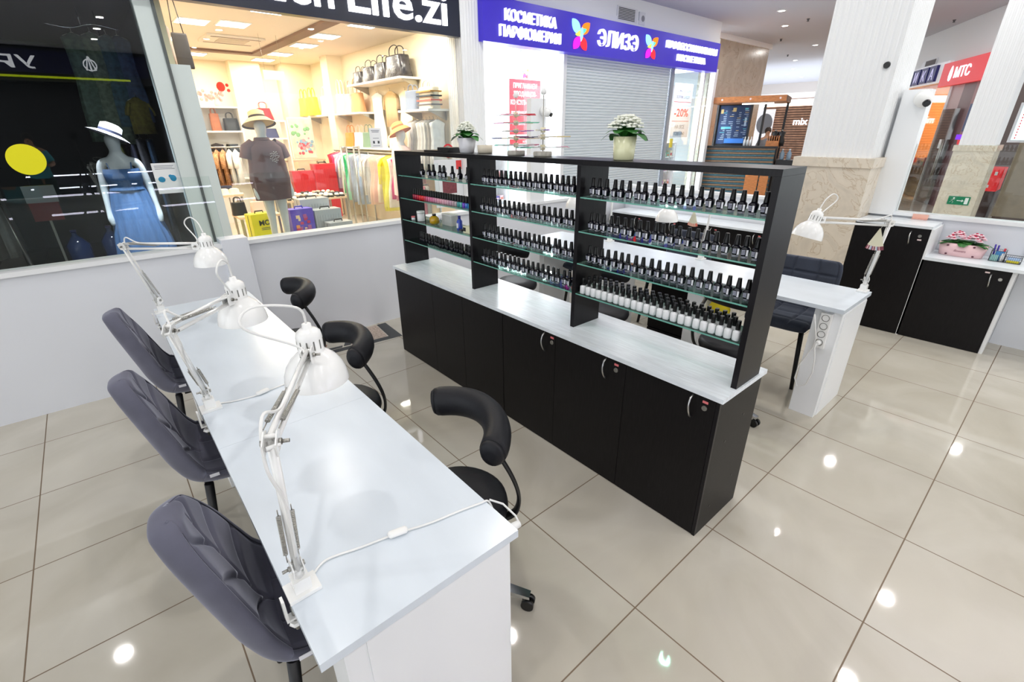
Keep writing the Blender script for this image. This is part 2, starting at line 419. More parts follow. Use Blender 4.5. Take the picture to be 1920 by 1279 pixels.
struct(MB().box(11.90, 11.93, 6.50, 8.4, 0.02, 3.0).build('window_5', CLEARWIN))
struct(MB().box(11.86, 11.98, 6.44, 6.56, 0, 3.0).build('trim_14', ALU))
struct(MB().box(11.9, 11.98, 6.62, 8.4, 3.0, CZ).build('wall_cosmetics_return', PLASTER))
# grey marble wall beyond the coffee kiosk and hall ends
struct(MB().box(12.95, 16.15, 7.2, 7.5, 0, CZ - .12).build('wall_marble', MARBLEGREY))
struct(MB().box(12.9, 16.2, 7.14, 7.56, CZ - .12, CZ).build('trim_15', PLASTER))
struct(MB().box(13, 30, 13.9, 14, 0, CZ).build('wall_far_hall', PLASTER))
struct(MB().box(29.9, 30, -8, 14, 0, CZ).build('wall_east_hall', M('warm_far_wall', (214, 206, 200), 0.6)))

# floor medallion inlay partly under the partition
TERR = M('pink_terrazzo', (176, 158, 144), 0.15, noise=0.35, scale=60)
INK = M('black_granite_inlay', (32, 36, 38), 0.12, noise=0.3, scale=20)
RUST = M('rust_stone_inlay', (140, 92, 72), 0.2, noise=0.3, scale=40)
md = thing('floor_medallion', 'black and pink stone medallion inlaid in the tiles beside the low partition', 'floor inlay', (1.5, 3.75, 0))
md['kind'] = 'structure'
def flat(pts, mat, name, z=0.0012):
    o = MB().prism([(x - 1.5, y - 3.75) for x, y in pts], 0, z).build(name, mat, md); return struct(o)
flat([(0.95, 3.73), (1.80, 3.655), (1.70, 3.73), (0.98, 3.79)], INK, 'border')
flat([(1.80, 3.655), (1.83, 4.055), (1.74, 4.055), (1.70, 3.73)], INK, 'border')
flat([(1.36, 3.765), (1.69, 3.737), (1.735, 4.055), (1.50, 4.055)], TERR, 'terrazzo_field')
flat([(1.42, 4.055), (1.50, 4.055), (1.44, 3.90), (1.36, 3.78), (1.30, 3.79), (1.37, 3.91)], INK, 'curved_band')
flat([(0.98, 3.80), (1.28, 3.775), (1.30, 3.81), (1.0, 3.845)], INK, 'inner_border')
flat([(0.92, 3.86), (1.16, 3.84), (1.20, 3.91), (1.18, 3.97), (1.10, 4.02), (0.92, 4.02)], RUST, 'rust_field')

# ---------------------------------------------------------------- ceiling downlights
LENS = emis('downlight_lens', (255, 252, 244), 14.0)
dl = thing('downlight', 'round recessed ceiling downlight', 'ceiling light', (0, 0, CZ))
MB().lathe([(0.065, -0.004), (0.092, -0.004), (0.096, 0.0), (0.065, 0.0)], n=24, cap=False).build('trim_ring', PLASTICWHITE, dl)
MB().lathe([(0.0001, -0.002), (0.065, -0.002)], n=24, cap=False).build('diffuser', LENS, dl)
DLW = 11.0
area_light('bulb_light', (0, 0, -0.012), 0.13, DLW, (255, 252, 248), dl)
DL = [(-1.212, 5.75), (9.04, 1.51), (6.51, 1.47), (11.24, 0.05), (6.46, 0.04), (4.94, 0.04), (3.59, 1.5),
      (11.9, 5.2), (13.3, 2.75), (17.6, 2.73), (19.1, 2.73), (17.3, 6.4), (20.4, 8.1), (23.1, 9.2), (25.1, 10.2), (27.0, 10.3),
      (0.35, 0.75), (0.3, 2.6), (2.4, 2.9), (4.5, 3.1), (1.5, 5.3), (4.2, 5.3), (7.2, 5.0), (9.6, 4.6), (-2.2, 1.5), (-2.2, 3.6),  # unseen spots added overhead to light the desks and the hall
      (15.2, 5.2), (13.6, 5.8), (15.5, 0.2), (22, 5)] + [(x, y) for y in (-1.4, -2.9, -4.6) for x in (-3.4, -1.1, 1.1, 3.3, 5.7, 8.2)]  # rows behind the camera are added fill
for i, (x, y) in enumerate(DL):
    lb = 'round recessed ceiling downlight, one of the real and added spots of the hall ceiling'
    if i == 0: dl.location = (x, y, CZ); dl['label'] = lb; dl['group'] = 'hall downlights'
    else: copy_tree(dl, (x, y, CZ), label=lb, group='hall downlights')

# added fill lamps behind the shop windows, brightening what stands there
area_light('added_window_fill', (2.8, 6.78, 3.08), 3.2, 36.0, (255, 244, 228), None, .12, rot=(40, 0, 0))
area_light('added_window_fill', (6.0, 6.8, 3.5), 2.0, 80.0, (255, 255, 255), None, .15, rot=(35, 0, 0))
area_light('added_window_fill', (11.2, 6.60, 3.2), 1.3, 75.0, (255, 255, 255), None, .12, rot=(30, 0, 0))
area_light('added_window_fill', (0.3, 6.66, 2.93), .5, 25.0, (240, 246, 255), None, .08, rot=(11, 0, 0), spread=rad(62))  # added lamp narrowed onto the mannequin in the unlit shop

# sprinkler heads between the downlights
sp_ = thing('sprinkler_head', 'small dark sprinkler head', 'sprinkler', (0, 0, CZ))
MB().lathe([(.035, 0), (.03, -.012), (.012, -.03), (.03, -.05), (.0001, -.055)], n=12, cap=False).build('nozzle', M('sprinkler_grey', (90, 90, 96), .5), sp_)
for i, (x, y) in enumerate([(13.18, 5.14), (15.99, 3.07), (18.7, 7.7), (19.9, 4.38), (11.1, 2.4), (15.4, 6.6)]):
    lb = 'small dark sprinkler head, one of several between the hall downlights'
    if i == 0: sp_.location = (x, y, CZ); sp_['label'] = lb; sp_['group'] = 'ceiling sprinklers'
    else: copy_tree(sp_, (x, y, CZ), label=lb, group='ceiling sprinklers')
kn = thing('black_knob', 'small round black knob on the fluted shaft of the large pillar', 'knob', (5.20 - .001, 1.345, 2.174))
MB().cyl((0.004, 0.0, 0), (-.02, 0.0, 0), .026, .020, 16).build('knob_body', BLACKPLASTIC, kn)

# ---------------------------------------------------------------- black cabinets under the polish display
HANDLE = M('satin_handle', (190, 190, 188), 0.28, metal=1.0)
PINKTAG = M('pink_sticker', (226, 120, 124), 0.6)
def handle_mb(mb, y, z0, z1, x=-0.0, out=0.028, d=-1):
    pts = [(x, y, z1)] + [(x + d * out * sin(pi * t / 8) ** 0.7, y + 0.004 * cos(pi * t / 8), z1 + (z0 - z1) * t / 8) for t in range(1, 8)] + [(x, y, z0)]
    return mb.tube(pts, 0.0045, 8)
def cabinet(label, loc, depth, length, height, seams, locks, plinth=False, panel_end=True):
    """front faces -X at local x=0, runs to +Y"""
    c = thing('base_cabinet', label, 'cabinet', loc)
    MB().box(0.016, depth, 0.0, length, 0, height).build('body', BLACKWOOD, c, bevel=0.0015)
    ys = [0.0] + seams + [length]
    for k in range(len(ys) - 1):
        o = Vector((0, 0, 0))
        d = MB().box(0.0, 0.0155, ys[k] + 0.0012 + (0.016 if k == 0 and panel_end else 0), ys[k + 1] - 0.0012, 0.004, height - 0.002).build('door', BLACKWOOD, c, bevel=0.001)
        if k < len(locks) and locks[k]:
            hy, ly, hz = locks[k]
            h = MB(); handle_mb(h, hy, hz - 0.055, hz + 0.055); h.build('handle', HANDLE, d)
            MB().cyl((0.001, ly, hz + 0.012), (-0.005, ly, hz + 0.012), 0.0125, 0.011, 16).build('lock', STEEL, d)
            MB().box(-0.0015, 0.0002, ly - 0.012, ly + 0.012, hz + 0.034, hz + 0.045).build('sticker', PINKTAG, d)
    if panel_end:
        MB().box(0.0, 0.0155, 0.0, 0.0155, 0, height).build('end_strip', BLACKPANEL, c)
        e = MB()
        for (xx, zz) in ((0.26, 0.55), (0.12, 0.47), (0.28, 0.20), (0.10, 0.12)): e.cyl((xx, 0.0004, zz), (xx, -0.0012, zz), 0.006, n=10)
        e.build('screw_cap', BLACKPLASTIC, c)
    return c
cabinet('black cabinet with three locked doors and curved handles under the polish display', (1.664, 0.675, 0), 0.376, 1.358, 0.716, [0.455, 0.915],
        [(0.115, 0.06, 0.648), (0.57, 0.51, 0.648), (0.995, 0.94, 0.648)])
cabinet('plain black cabinet without handles at the partition end of the polish display', (1.664, 2.036, 0), 0.376, 1.344, 0.716, [0.42, 0.80], [], panel_end=False)
tag(MB().box(1.650, 2.046, 0.660, 2.034, 0.7165, 0.737).build('worktop', GREYWOOD), 'pale grey woodgrain worktop on the locked black cabinet', 'worktop', 'worktops of the black cabinets')
tag(MB().box(1.650, 2.046, 2.0352, 3.384, 0.7165, 0.737).build('worktop', GREYWOOD), 'pale grey woodgrain worktop on the plain black cabinet nearer the partition', 'worktop', 'worktops of the black cabinets')

# ---------------------------------------------------------------- black display shelf with glass shelves
SX0, SX1, SZ0, SZ1 = 1.768, 1.974, 0.737, 1.581
ds = thing('display_shelf', 'tall black open display shelf with green-edged glass shelves on the cabinets', 'shelf unit', (1.87, 2.03, SZ0))
def lb(x0, x1, y0, y1, z0, z1): return MB().box(x0 - 1.87, x1 - 1.87, y0 - 2.03, y1 - 2.03, z0 - SZ0, z1 - SZ0)
lb(SX0, SX1, 0.668, 3.392, SZ1 - 0.024, SZ1).build('top_panel', BLACKPANEL, ds, bevel=0.001)
PAN = [(0.668, 0.692), (1.560, 1.584), (2.455, 2.479), (3.368, 3.392)]
for a, b in PAN: lb(SX0, SX1, a, b, SZ0, SZ1 - 0.0245).build('upright_panel', BLACKPANEL, ds, bevel=0.001)
SHZ = [0.930, 1.090, 1.251, 1.414]
for k in range(3):
    for z in SHZ:
        y0, y1 = PAN[k][1] + 0.001, PAN[k + 1][0] - 0.001
        g = lb(SX0 + 0.004, SX1 - 0.004, y0, y1, z - 0.006, z).build('glass_shelf', SHELFGLASS, ds)
        lb(SX0 + 0.0025, SX0 + 0.004, y0, y1, z - 0.006, z).build('polished_edge', GLASSEDGE, g)
        lb(SX1 - 0.004, SX1 - 0.0025, y0, y1, z - 0.006, z).build('polished_edge', GLASSEDGE, g)
        p = MB()
        for yy in (y0 + 0.006, y1 - 0.006):
            for xx in (SX0 + 0.03, SX1 - 0.03): p.cyl((xx - 1.87, yy - 2.03, z - 0.012 - SZ0), (xx - 1.87, yy - 2.03, z - 0.0065 - SZ0), 0.006, n=8)
        p.build('shelf_peg', STEEL, g)

# ---------------------------------------------------------------- nail polish bottles
def sq_lathe(mb, prof, n=16, e=0.55):
    rings = []
    for r, z in prof:
        ring = []
        for k in range(n):
            a = 2 * pi * (k + .5) / n; q = (abs(cos(a)) ** 4 + abs(sin(a)) ** 4) ** (-0.25) if e else 1
            ring.append(mb.bm.verts.new((cos(a) * r * (1 + (q - 1) * e), sin(a) * r * (1 + (q - 1) * e), z)))
        rings.append(ring)
    for i in range(len(rings) - 1):
        for k in range(n):
            f = mb.bm.faces.new((rings[i][k], rings[i][(k + 1) % n], rings[i + 1][(k + 1) % n], rings[i + 1][k])); f.material_index = mb.cur; f.smooth = True
    for rg in (rings[0][::-1], rings[-1]):
        f = mb.bm.faces.new(rg); f.material_index = mb.cur
    return mb
def polish(name, body, kind):
    r = thing(name, 'bottle', 'nail polish')
    if kind == 'gel':
        sq_lathe(MB(), [(0.0105, 0.0), (0.0122, 0.002), (0.0128, 0.010)], e=.6).build('clear_base', M(name + '_foot', (150, 154, 164), 0.08, coat=.5, alpha_trans=.5), r)
        sq_lathe(MB(), [(0.0128, 0.0102), (0.0172, 0.034), (0.0166, 0.040), (0.0110, 0.0455), (0.0095, 0.047)], e=.6).build('bottle_body', body, r)
        MB().lathe([(0.0110, 0.0472), (0.0110, 0.050), (0.0078, 0.085), (0.0070, 0.086)], n=14).build('cap', CAPBLACK, r)
        l = MB()
        for j in range(4): l.box(-0.0180 + .0010 * (3 - j), -0.0150 + .0010 * (3 - j), -0.0020, 0.0110, 0.0165 + j * 0.0050, 0.0197 + j * 0.0050)
        l.build('front_print', LABELGREY, r)
        l = MB(); l.prism([(-0.0125, 0.0135), (-0.0055, 0.0135), (-0.0055, 0.0360), (-0.0125, 0.0360)], -0.0186, -0.0150, Matrix(((0, 0, 1, 0), (1, 0, 0, 0), (0, 1, 0, 0), (0, 0, 0, 1))))
        l.build('side_label', LABELWHITE, r)
    elif kind == 'white':
        sq_lathe(MB(), [(0.0135, 0.0), (0.0150, 0.003), (0.0150, 0.036), (0.0138, 0.040), (0.0075, 0.042), (0.0075, 0.045)], e=.75).build('bottle_body', body, r)
        MB().lathe([(0.0092, 0.0452), (0.0092, 0.083), (0.0082, 0.084)], n=14).build('cap', CAPBLACK, r)
    else:
        sq_lathe(MB(), [(0.0108, 0.0), (0.0118, 0.002), (0.0118, 0.026), (0.0108, 0.030), (0.0060, 0.032)], e=.7).build('bottle_body', body, r)
        MB().lathe([(0.0100, 0.0322), (0.0105, 0.034), (0.0098, 0.074), (0.0085, 0.075)], n=12).build('cap', CAPBLACK, r)
    return r
gel = polish('gel_polish_bottle', POLISHDARK, 'gel'); used = {}
def put(proto, loc, rz, label, group):
    if proto.name not in used:
        used[proto.name] = 1; KIDS.setdefault(proto.name, list(proto.children))
        proto.location = loc; proto.rotation_euler = (0, 0, rz); proto['label'] = label; proto['group'] = group; return proto
    return copy_tree(proto, loc, rz, label, group)
SHN = ['lowest', 'third', 'second', 'top']
def row(n, y0, y1, z, proto, what, shelf, bay, fromwhere, x=1.826, jit=0.004, rot=0.25, skip=()):
    for i in range(n):
        if i in skip: continue
        y = y1 + (y0 - y1) * i / (n - 1)
        put(proto, (x + R.uniform(-jit, jit), y + R.uniform(-jit, jit) * .8, z + 0.0002), R.uniform(-rot, rot) + 0.15,
            f'{what}, {ORD[i]} from {fromwhere} on the {shelf} shelf, {bay}', f'{what} row, {shelf} shelf, {bay}')
NB, MBAY, FB = 'bay nearest the corner', 'middle bay', 'far bay'
for k, n in ((3, 20), (2, 21), (1, 21)):
    row(n, 0.722, 1.528, SHZ[k], gel, 'black-capped gel polish', SHN[k], NB, 'the middle bay')
for k, n in ((3, 20), (2, 20), (1, 20), (0, 20)):
    row(n, 1.612, 2.400 - (0.02 if k % 2 else 0), SHZ[k], gel, 'black-capped gel polish', SHN[k], MBAY, 'the far bay')
wb = polish('clear_polish_bottle', FROSTWHITE, 'white')
n = 24
for rr in range(3):
    for i in range(n - rr):
        y = 1.532 + (0.722 - 1.532) * i / (n - 1)
        if rr and (y < 0.72): continue
        put(wb, (1.800 + rr * 0.036 + R.uniform(-.002, .002), y - rr * 0.006 + R.uniform(-.002, .002), SHZ[0] + 0.0002), R.uniform(-.1, .1),
            f'black-capped white bottle in the {("front", "second", "third")[rr]} row, {ORD[i]} from the middle bay', f'white bottles, {("front", "second", "third")[rr]} row of the lowest shelf')
# far bay
for i, (y, dx) in enumerate([(3.11, 0), (3.02, 0), (2.97, .005), (2.88, 0), (2.83, 0), (2.73, 0), (2.645, 0), (2.575, .01), (2.53, -.005)]):
    put(gel, (1.83 + dx, y, SHZ[3] + 0.0002), R.uniform(-.3, .3) + .15, f'dark gel polish, {ORD[i]} from the partition end on the top shelf, far bay', 'loose gel polish, far bay')
cols = [(150, 20, 50), (170, 24, 60), (190, 20, 50), (214, 30, 44), (226, 36, 40), (214, 60, 80), (206, 90, 130), (214, 110, 150), (220, 120, 160), (214, 130, 164), (220, 150, 176),
        (226, 160, 180), (222, 158, 176), (226, 170, 186), (214, 160, 176), (206, 160, 176), (196, 156, 176), (190, 160, 170), (186, 170, 176), (60, 150, 150), (90, 180, 170), (110, 60, 190), (60, 110, 200), (40, 150, 200), (214, 196, 40)]
cn = 'crimson crimson red scarlet scarlet coral rose pink pink pink pink pale-pink pale-pink pale-pink mauve mauve mauve dusty beige teal turquoise violet blue azure yellow'.split()
for i, c in enumerate(cols):
    b = polish('mini_polish_bottle', M('polish_colour', c, 0.1, coat=.6), 'mini')
    b.location = (1.815, 3.235 - i * 0.0305, SHZ[2] + 0.0002); b['group'] = 'coloured mini polishes on the second shelf'
    b['label'] = f'small {cn[i]} nail polish with black cap, {ORD[i]} from the partition end, second shelf'
mini = polish('mini_polish_bottle', POLISHDARK, 'mini')
for i in range(24):
    put(mini, (1.825 + R.uniform(-.008, .008), 3.215 - i * 0.0298, SHZ[0] + 0.0002), R.uniform(-.4, .4), f'small black polish bottle, {ORD[i]} from the partition end, lowest shelf of far bay', 'small black bottles on the lowest shelf')
z = SHZ[1] + 0.0002
o = thing('cosmetic_jar', 'white plastic jar with lid at the partition end of the third shelf', 'jar', (1.83, 3.19, z))
MB().lathe([(0.026, 0), (0.028, 0.003), (0.028, 0.055), (0.027, 0.056)], n=20).build('jar_body', FROSTWHITE, o); MB().lathe([(0.030, 0.0562), (0.030, 0.072), (0.028, 0.074)], n=20).build('lid', PLASTICWHITE, o)
o = thing('pigment_jar', 'tiny white pot beside the white jar on the third shelf', 'jar', (1.805, 3.262, z))
MB().lathe([(0.014, 0), (0.014, 0.02)], n=14).build('jar_body', FROSTWHITE, o); MB().lathe([(0.015, 0.0202), (0.015, 0.03)], n=14).build('lid', PINKTAG, o)
o = thing('oil_bottle', 'round bottle of golden oil lying on the third shelf', 'bottle', (1.83, 3.0, z))
MB().lathe([(0.02, 0), (0.036, 0.012), (0.036, 0.045), (0.02, 0.058), (0.012, 0.06)], n=20).build('bottle_body', M('golden_oil', (190, 150, 20), 0.1, coat=.5), o); MB().cyl((0, 0, .0602), (0, 0, .075), .014, n=14).build('cap', BLACKPLASTIC, o)
o = thing('storage_box', 'clear plastic box standing behind the oil bottle on the third shelf', 'box', (1.9, 2.90, z))
MB().box(-.03, .03, -.06, .06, 0, .07).build('box_body', M('cloudy_plastic', (226, 228, 226), .2, alpha_trans=.4), o, bevel=.004); MB().box(-.032, .032, -.062, .062, .0702, .078).build('lid', PLASTICWHITE, o)
o = thing('cleanser_bottle', 'blue spray bottle with white label on the third shelf', 'bottle', (1.83, 2.68, z))
MB().lathe([(0.017, 0), (0.019, 0.003), (0.019, 0.062), (0.010, 0.075), (0.009, 0.08)], n=18).build('bottle_body', M('blue_plastic', (52, 74, 178), .25), o)
MB().cyl((0, 0, .0802), (0, 0, .098), .0095, n=14).build('cap', M('blue_cap', (36, 40, 130), .3), o); MB().box(-.0196, -.015, -.009, .009, .018, .05).build('label_patch', LABELWHITE, o)
o = thing('polish_card_box', 'cream card box lying beside the blue bottle on the third shelf', 'box', (1.83, 2.575, z))
MB().box(-.025, .025, -.045, .03, 0, .042).build('box_body', M('cream_card', (226, 222, 188), .6), o); MB().box(-.026, -.0252, .0, .03, .01, .035).build('label_patch', BLACKPLASTIC, o)
o = thing('hand_cream_tube', 'small dark tube lying between blue bottle and card box', 'tube', (1.815, 2.635, z + .009))
MB().cyl((0, -.006, 0), (0, .028, 0), .009, .006, 12).build('tube_body', M('dark_tube', (60, 50, 70), .3), o); MB().cyl((0, -.0062, 0), (0, -.016, 0), .006, n=10).build('cap', BLACKPLASTIC, o)

# ---------------------------------------------------------------- things on top of the display shelf
TZ = SZ1
def flowers(mb_l, mb_f, rad_, n, zc, petal=0.011, h=0.035, ph=0):
    for i in range(n):
        a = i * 2.399 + ph; q = math.sqrt((i + .5) / n); x, y = cos(a) * rad_ * q, sin(a) * rad_ * q; z0 = zc + h * (1 - q * q) + R.uniform(-.004, .004)
        for k in range(4):
            b = k * pi / 2 + i; t = (x + cos(b) * petal * .9, y + sin(b) * petal * .9, z0 + .003)
            mb_f.ball(t, petal * .62, 1, 1, .5, n=6)
def potted(name, label, loc, potmat, rp, hp, flare, nf, rf):
    p = thing(name, label, 'potted flower', loc)
    MB().lathe([(rp * .86, 0), (rp * .93, .004), (rp * flare, hp), (rp * flare - .004, hp), (rp * .8, hp * .5)], n=32).build('pot', potmat, p)
    MB().lathe([(0.0001, hp - .012), (rp * flare - .005, hp - .012)], n=20, cap=False).build('soil', M('potting_soil', (50, 40, 32), .9), p)
    lf = MB(); fl = MB()
    for i in range(16):
        a = i * 2.399; rr = rp * (1.1 + .55 * (i % 3) / 2)
        lf.leaf((cos(a) * rp * .3, sin(a) * rp * .3, hp - .005), (cos(a) * rr * 1.32, sin(a) * rr * 1.32, hp + .040 - .030 * (i % 3)), rp * .72, droop=.016)
    for i in range(10):
        a = i * 2.1; lf.tube([(0, 0, hp - .01), (cos(a) * rf * .5, sin(a) * rf * .5, hp + .05)], .002, 5)
    flowers(lf, fl, rf, nf, hp + .030, petal=.0145, h=.055)
    lf.build('foliage', GREENLEAF, p, recalc=False); fl.build('blossoms', PETALWHITE, p)
    return p
potted('potted_kalanchoe', 'white kalanchoe in a tall cream pot on top of the shelf', (1.87, 1.400, TZ + .0005), M('cream_pot', (226, 226, 186), .25), .049, .098, 1.05, 44, .066)
potted('potted_kalanchoe', 'white kalanchoe in a small grey-white pot at the far end of the shelf top', (1.87, 2.612, TZ + .0005), M('pale_grey_pot', (212, 212, 216), .35), .048, .088, 1.28, 32, .052)
o = thing('round_container', 'low beige round pot behind the small white kalanchoe on the shelf top', 'pot', (1.92, 2.49, TZ + .0005))
MB().lathe([(.042, 0), (.046, .004), (.048, .046), (.044, .046), (.04, .01)], n=24).build('container_body', M('beige_plastic', (216, 206, 186), .4), o)
tb = thing('desk_tablet', 'flat black tablet lying at the far end of the shelf top', 'tablet', (1.87, 2.86, TZ + .0005))
MB().prism([(-.07, -.13), (.07, -.13), (.07, .16), (-.07, .16)], 0, .012).build('tablet_body', BLACKPLASTIC, tb, bevel=.003); MB().prism([(-.05, -.12), (.05, -.12), (.05, .06), (-.05, .02)], .0122, .03).build('keyboard_case', BLACKMETAL, tb, bevel=.004)
SW = [M('tip_' + n_, c, .2) for n_, c in (('clear', (222, 224, 222)), ('pink', (226, 130, 160)), ('violet', (150, 130, 200)), ('red', (206, 40, 60)), ('navy', (50, 46, 90)), ('mint', (120, 200, 170)), ('sand', (214, 196, 150)))]
def swatch_stand(label, loc, levels, h, ph, plan):
    s = thing('nail_swatch_stand', label, 'swatch stand', loc)
    MB().lathe([(.048, 0), (.05, .004), (.05, .020), (.047, .024), (.0001, .0245)], n=28).build('base', M('pearl_base', (206, 200, 188), .3), s)
    MB().cyl((0, 0, .0247), (0, 0, h), .0025, n=8).build('rod', STEEL, s)
    MB().lathe([(.0001, h), (.012, h + .004), (.016, h + .016), (.008, h + .03), (.0001, h + .032)], n=12).build('finial', PLASTICWHITE, s)
    for j, (z, rr, mi) in enumerate(levels):
        MB().lathe([(.0028, z - .012), (.013, z - .012), (.014, z + .012), (.0028, z + .012)], n=14).build('hub', M('hub_sand', (222, 212, 178), .4), s)
        for half in range(2):
            m = MB()
            for k in range(11):
                a = pi * half + k * pi / 11 + ph + j * .3; c, sn = cos(a), sin(a); dz = R.uniform(-.006, .006)
                mt = Matrix(((c, -sn, 0, 0), (sn, c, 0, 0), (0, 0, 1, z + dz * .5), (0, 0, 0, 1)))
                m.use(SW[0]); m.box(.0142, rr * .55, -.0018, .0018, -.001, .001, mt)
                m.use(SW[(mi + half * 3 + (k > 6)) % 7]); m.prism([(rr * .55, -.005), (rr * .8, -.0065), (rr, -.003), (rr, .003), (rr * .8, .0065), (rr * .55, .005)], -.0015, .0015, mt)
            m.build('tip_fan', None, s)
    return s
swatch_stand('taller nail swatch stand with five fans of tips beside the small kalanchoe', (1.87, 2.14, TZ + .0005), [(.052, .13, 4), (.088, .14, 3), (.124, .10, 6), (.165, .13, 2), (.205, .11, 0)], .285, 0, None)
swatch_stand('nail swatch stand with two low fans and a bare rod on the shelf top', (1.87, 1.925, TZ + .0005), [(.045, .14, 4), (.095, .145, 3), (.128, .04, 6)], .29, .4, None)

# ---------------------------------------------------------------- manicure desks
def desk(name, label, x0, x1, y0, y1, legs, legx, seams=()):
    d = thing(name, label, 'desk', ((x0 + x1) / 2, (y0 + y1) / 2, 0)); ox, oy = d.location.x, d.location.y
    ys = [y0] + list(seams) + [y1]
    for i in range(len(ys) - 1):
        MB().box(x0 - ox, x1 - ox, ys[i] + (.0008 if i else 0) - oy, ys[i + 1] - oy, .726, .75).build('desk_top', TOPWOOD, d, bevel=.0015)
    for (a, b) in legs:
        lg = MB().box(legx[0] - ox, legx[1] - ox, a - oy, b - oy, 0, .7255).build('leg', WHITE, d, bevel=.002)
        MB().box(legx[0] + .05 - ox, legx[1] - ox - .002, a - .004 - oy, a - .0003 - oy, .0, .70).build('leg_panel', WHITE, lg)
    return d
desk('manicure_desk', 'long white manicure desk with three lamps in front of grey velvet chairs', .085, .605, .690, 3.40, [(.715, .86), (1.54, 1.66), (2.44, 2.58), (3.24, 3.38)], (.135, .595), (1.60,))
desk('manicure_desk', 'long white manicure desk beyond the polish display, with a socket block on its leg', 3.085, 3.600, .672, 3.40, [(.684, .83), (1.54, 1.66), (2.44, 2.58), (3.24, 3.38)], (3.13, 3.585), (1.60,))
for i, (y, w) in enumerate(((1.845, .35),)):
    p = thing('drawer_pedestal', 'black drawer unit under the far white desk behind the glass shelves', 'drawer unit', (3.62, y, 0))
    MB().box(-.40, 0, -w / 2, w / 2, 0, .62).build('body', BLACKWOOD, p, bevel=.002)
    for k in range(3): MB().box(-.416, -.4005, -w / 2 + .004, w / 2 - .004, .02 + k * .2, .21 + k * .2).build('drawer', BLACKWOOD, p, bevel=.001)
# socket block and its cable on the desk leg
sb = thing('socket_block', 'white four-way socket block screwed to the far desk leg', 'power strip', (3.128, .755, .60))
MB().box(-.036, .0, -.028, .028, -.115, .105).build('housing', PLASTICWHITE, sb, bevel=.004)
for k in range(4):
    s = MB().lathe([(.0205, 0), (.0215, .002), (.0185, .002), (.017, -.006), (.0001, -.006)], n=18, mtx=Matrix.Rotation(-pi / 2, 4, 'Y'), c=(-.0365, 0, .078 - k * .052), cap=False).build('socket', M('socket_grey', (120, 120, 116), .5), sb)
    h = MB()
    for dy in (-.0095, .0095): h.cyl((-.0312, dy, .078 - k * .052), (-.0320, dy, .078 - k * .052), .003, n=8)
    h.build('pin_hole', BLACKPLASTIC, s)
pg = thing('power_plug', 'white plug with looped cable hanging from the socket block', 'plug', (3.092, .755, .53))
MB().cyl((0.0, 0, -.006), (-.04, 0, -.006), .017, .012, 14).build('plug_body', PLASTICWHITE, pg)
MB().tube([(-.04, 0, -.006), (-.052, .002, -.03), (-.044, -.012, -.10), (-.03, -.018, -.20), (-.012, .005, -.30), (-.006, .05, -.335), (-.006, .075, -.28), (-.008, .07, -.19), (-.01, .04, -.10), (-.02, .02, -.04), (-.042, .012, .03), (-.044, .03, .10), (-.044, .05, .17)], .0036, 7).build('cable', CORDWHITE, pg)
pl = thing('power_plug', 'white plug tip sticking out at the near corner of the long desk', 'plug', (.61, .735, .715))
MB().cyl((0, 0, 0), (.035, -.004, .0), .012, .010, 12).build('plug_body', PLASTICWHITE, pl); MB().tube([(.035, -.004, 0), (.042, .02, .006), (.03, .06, .028), (.005, .09, .038)], .003, 7).build('cable', CORDWHITE, pl)

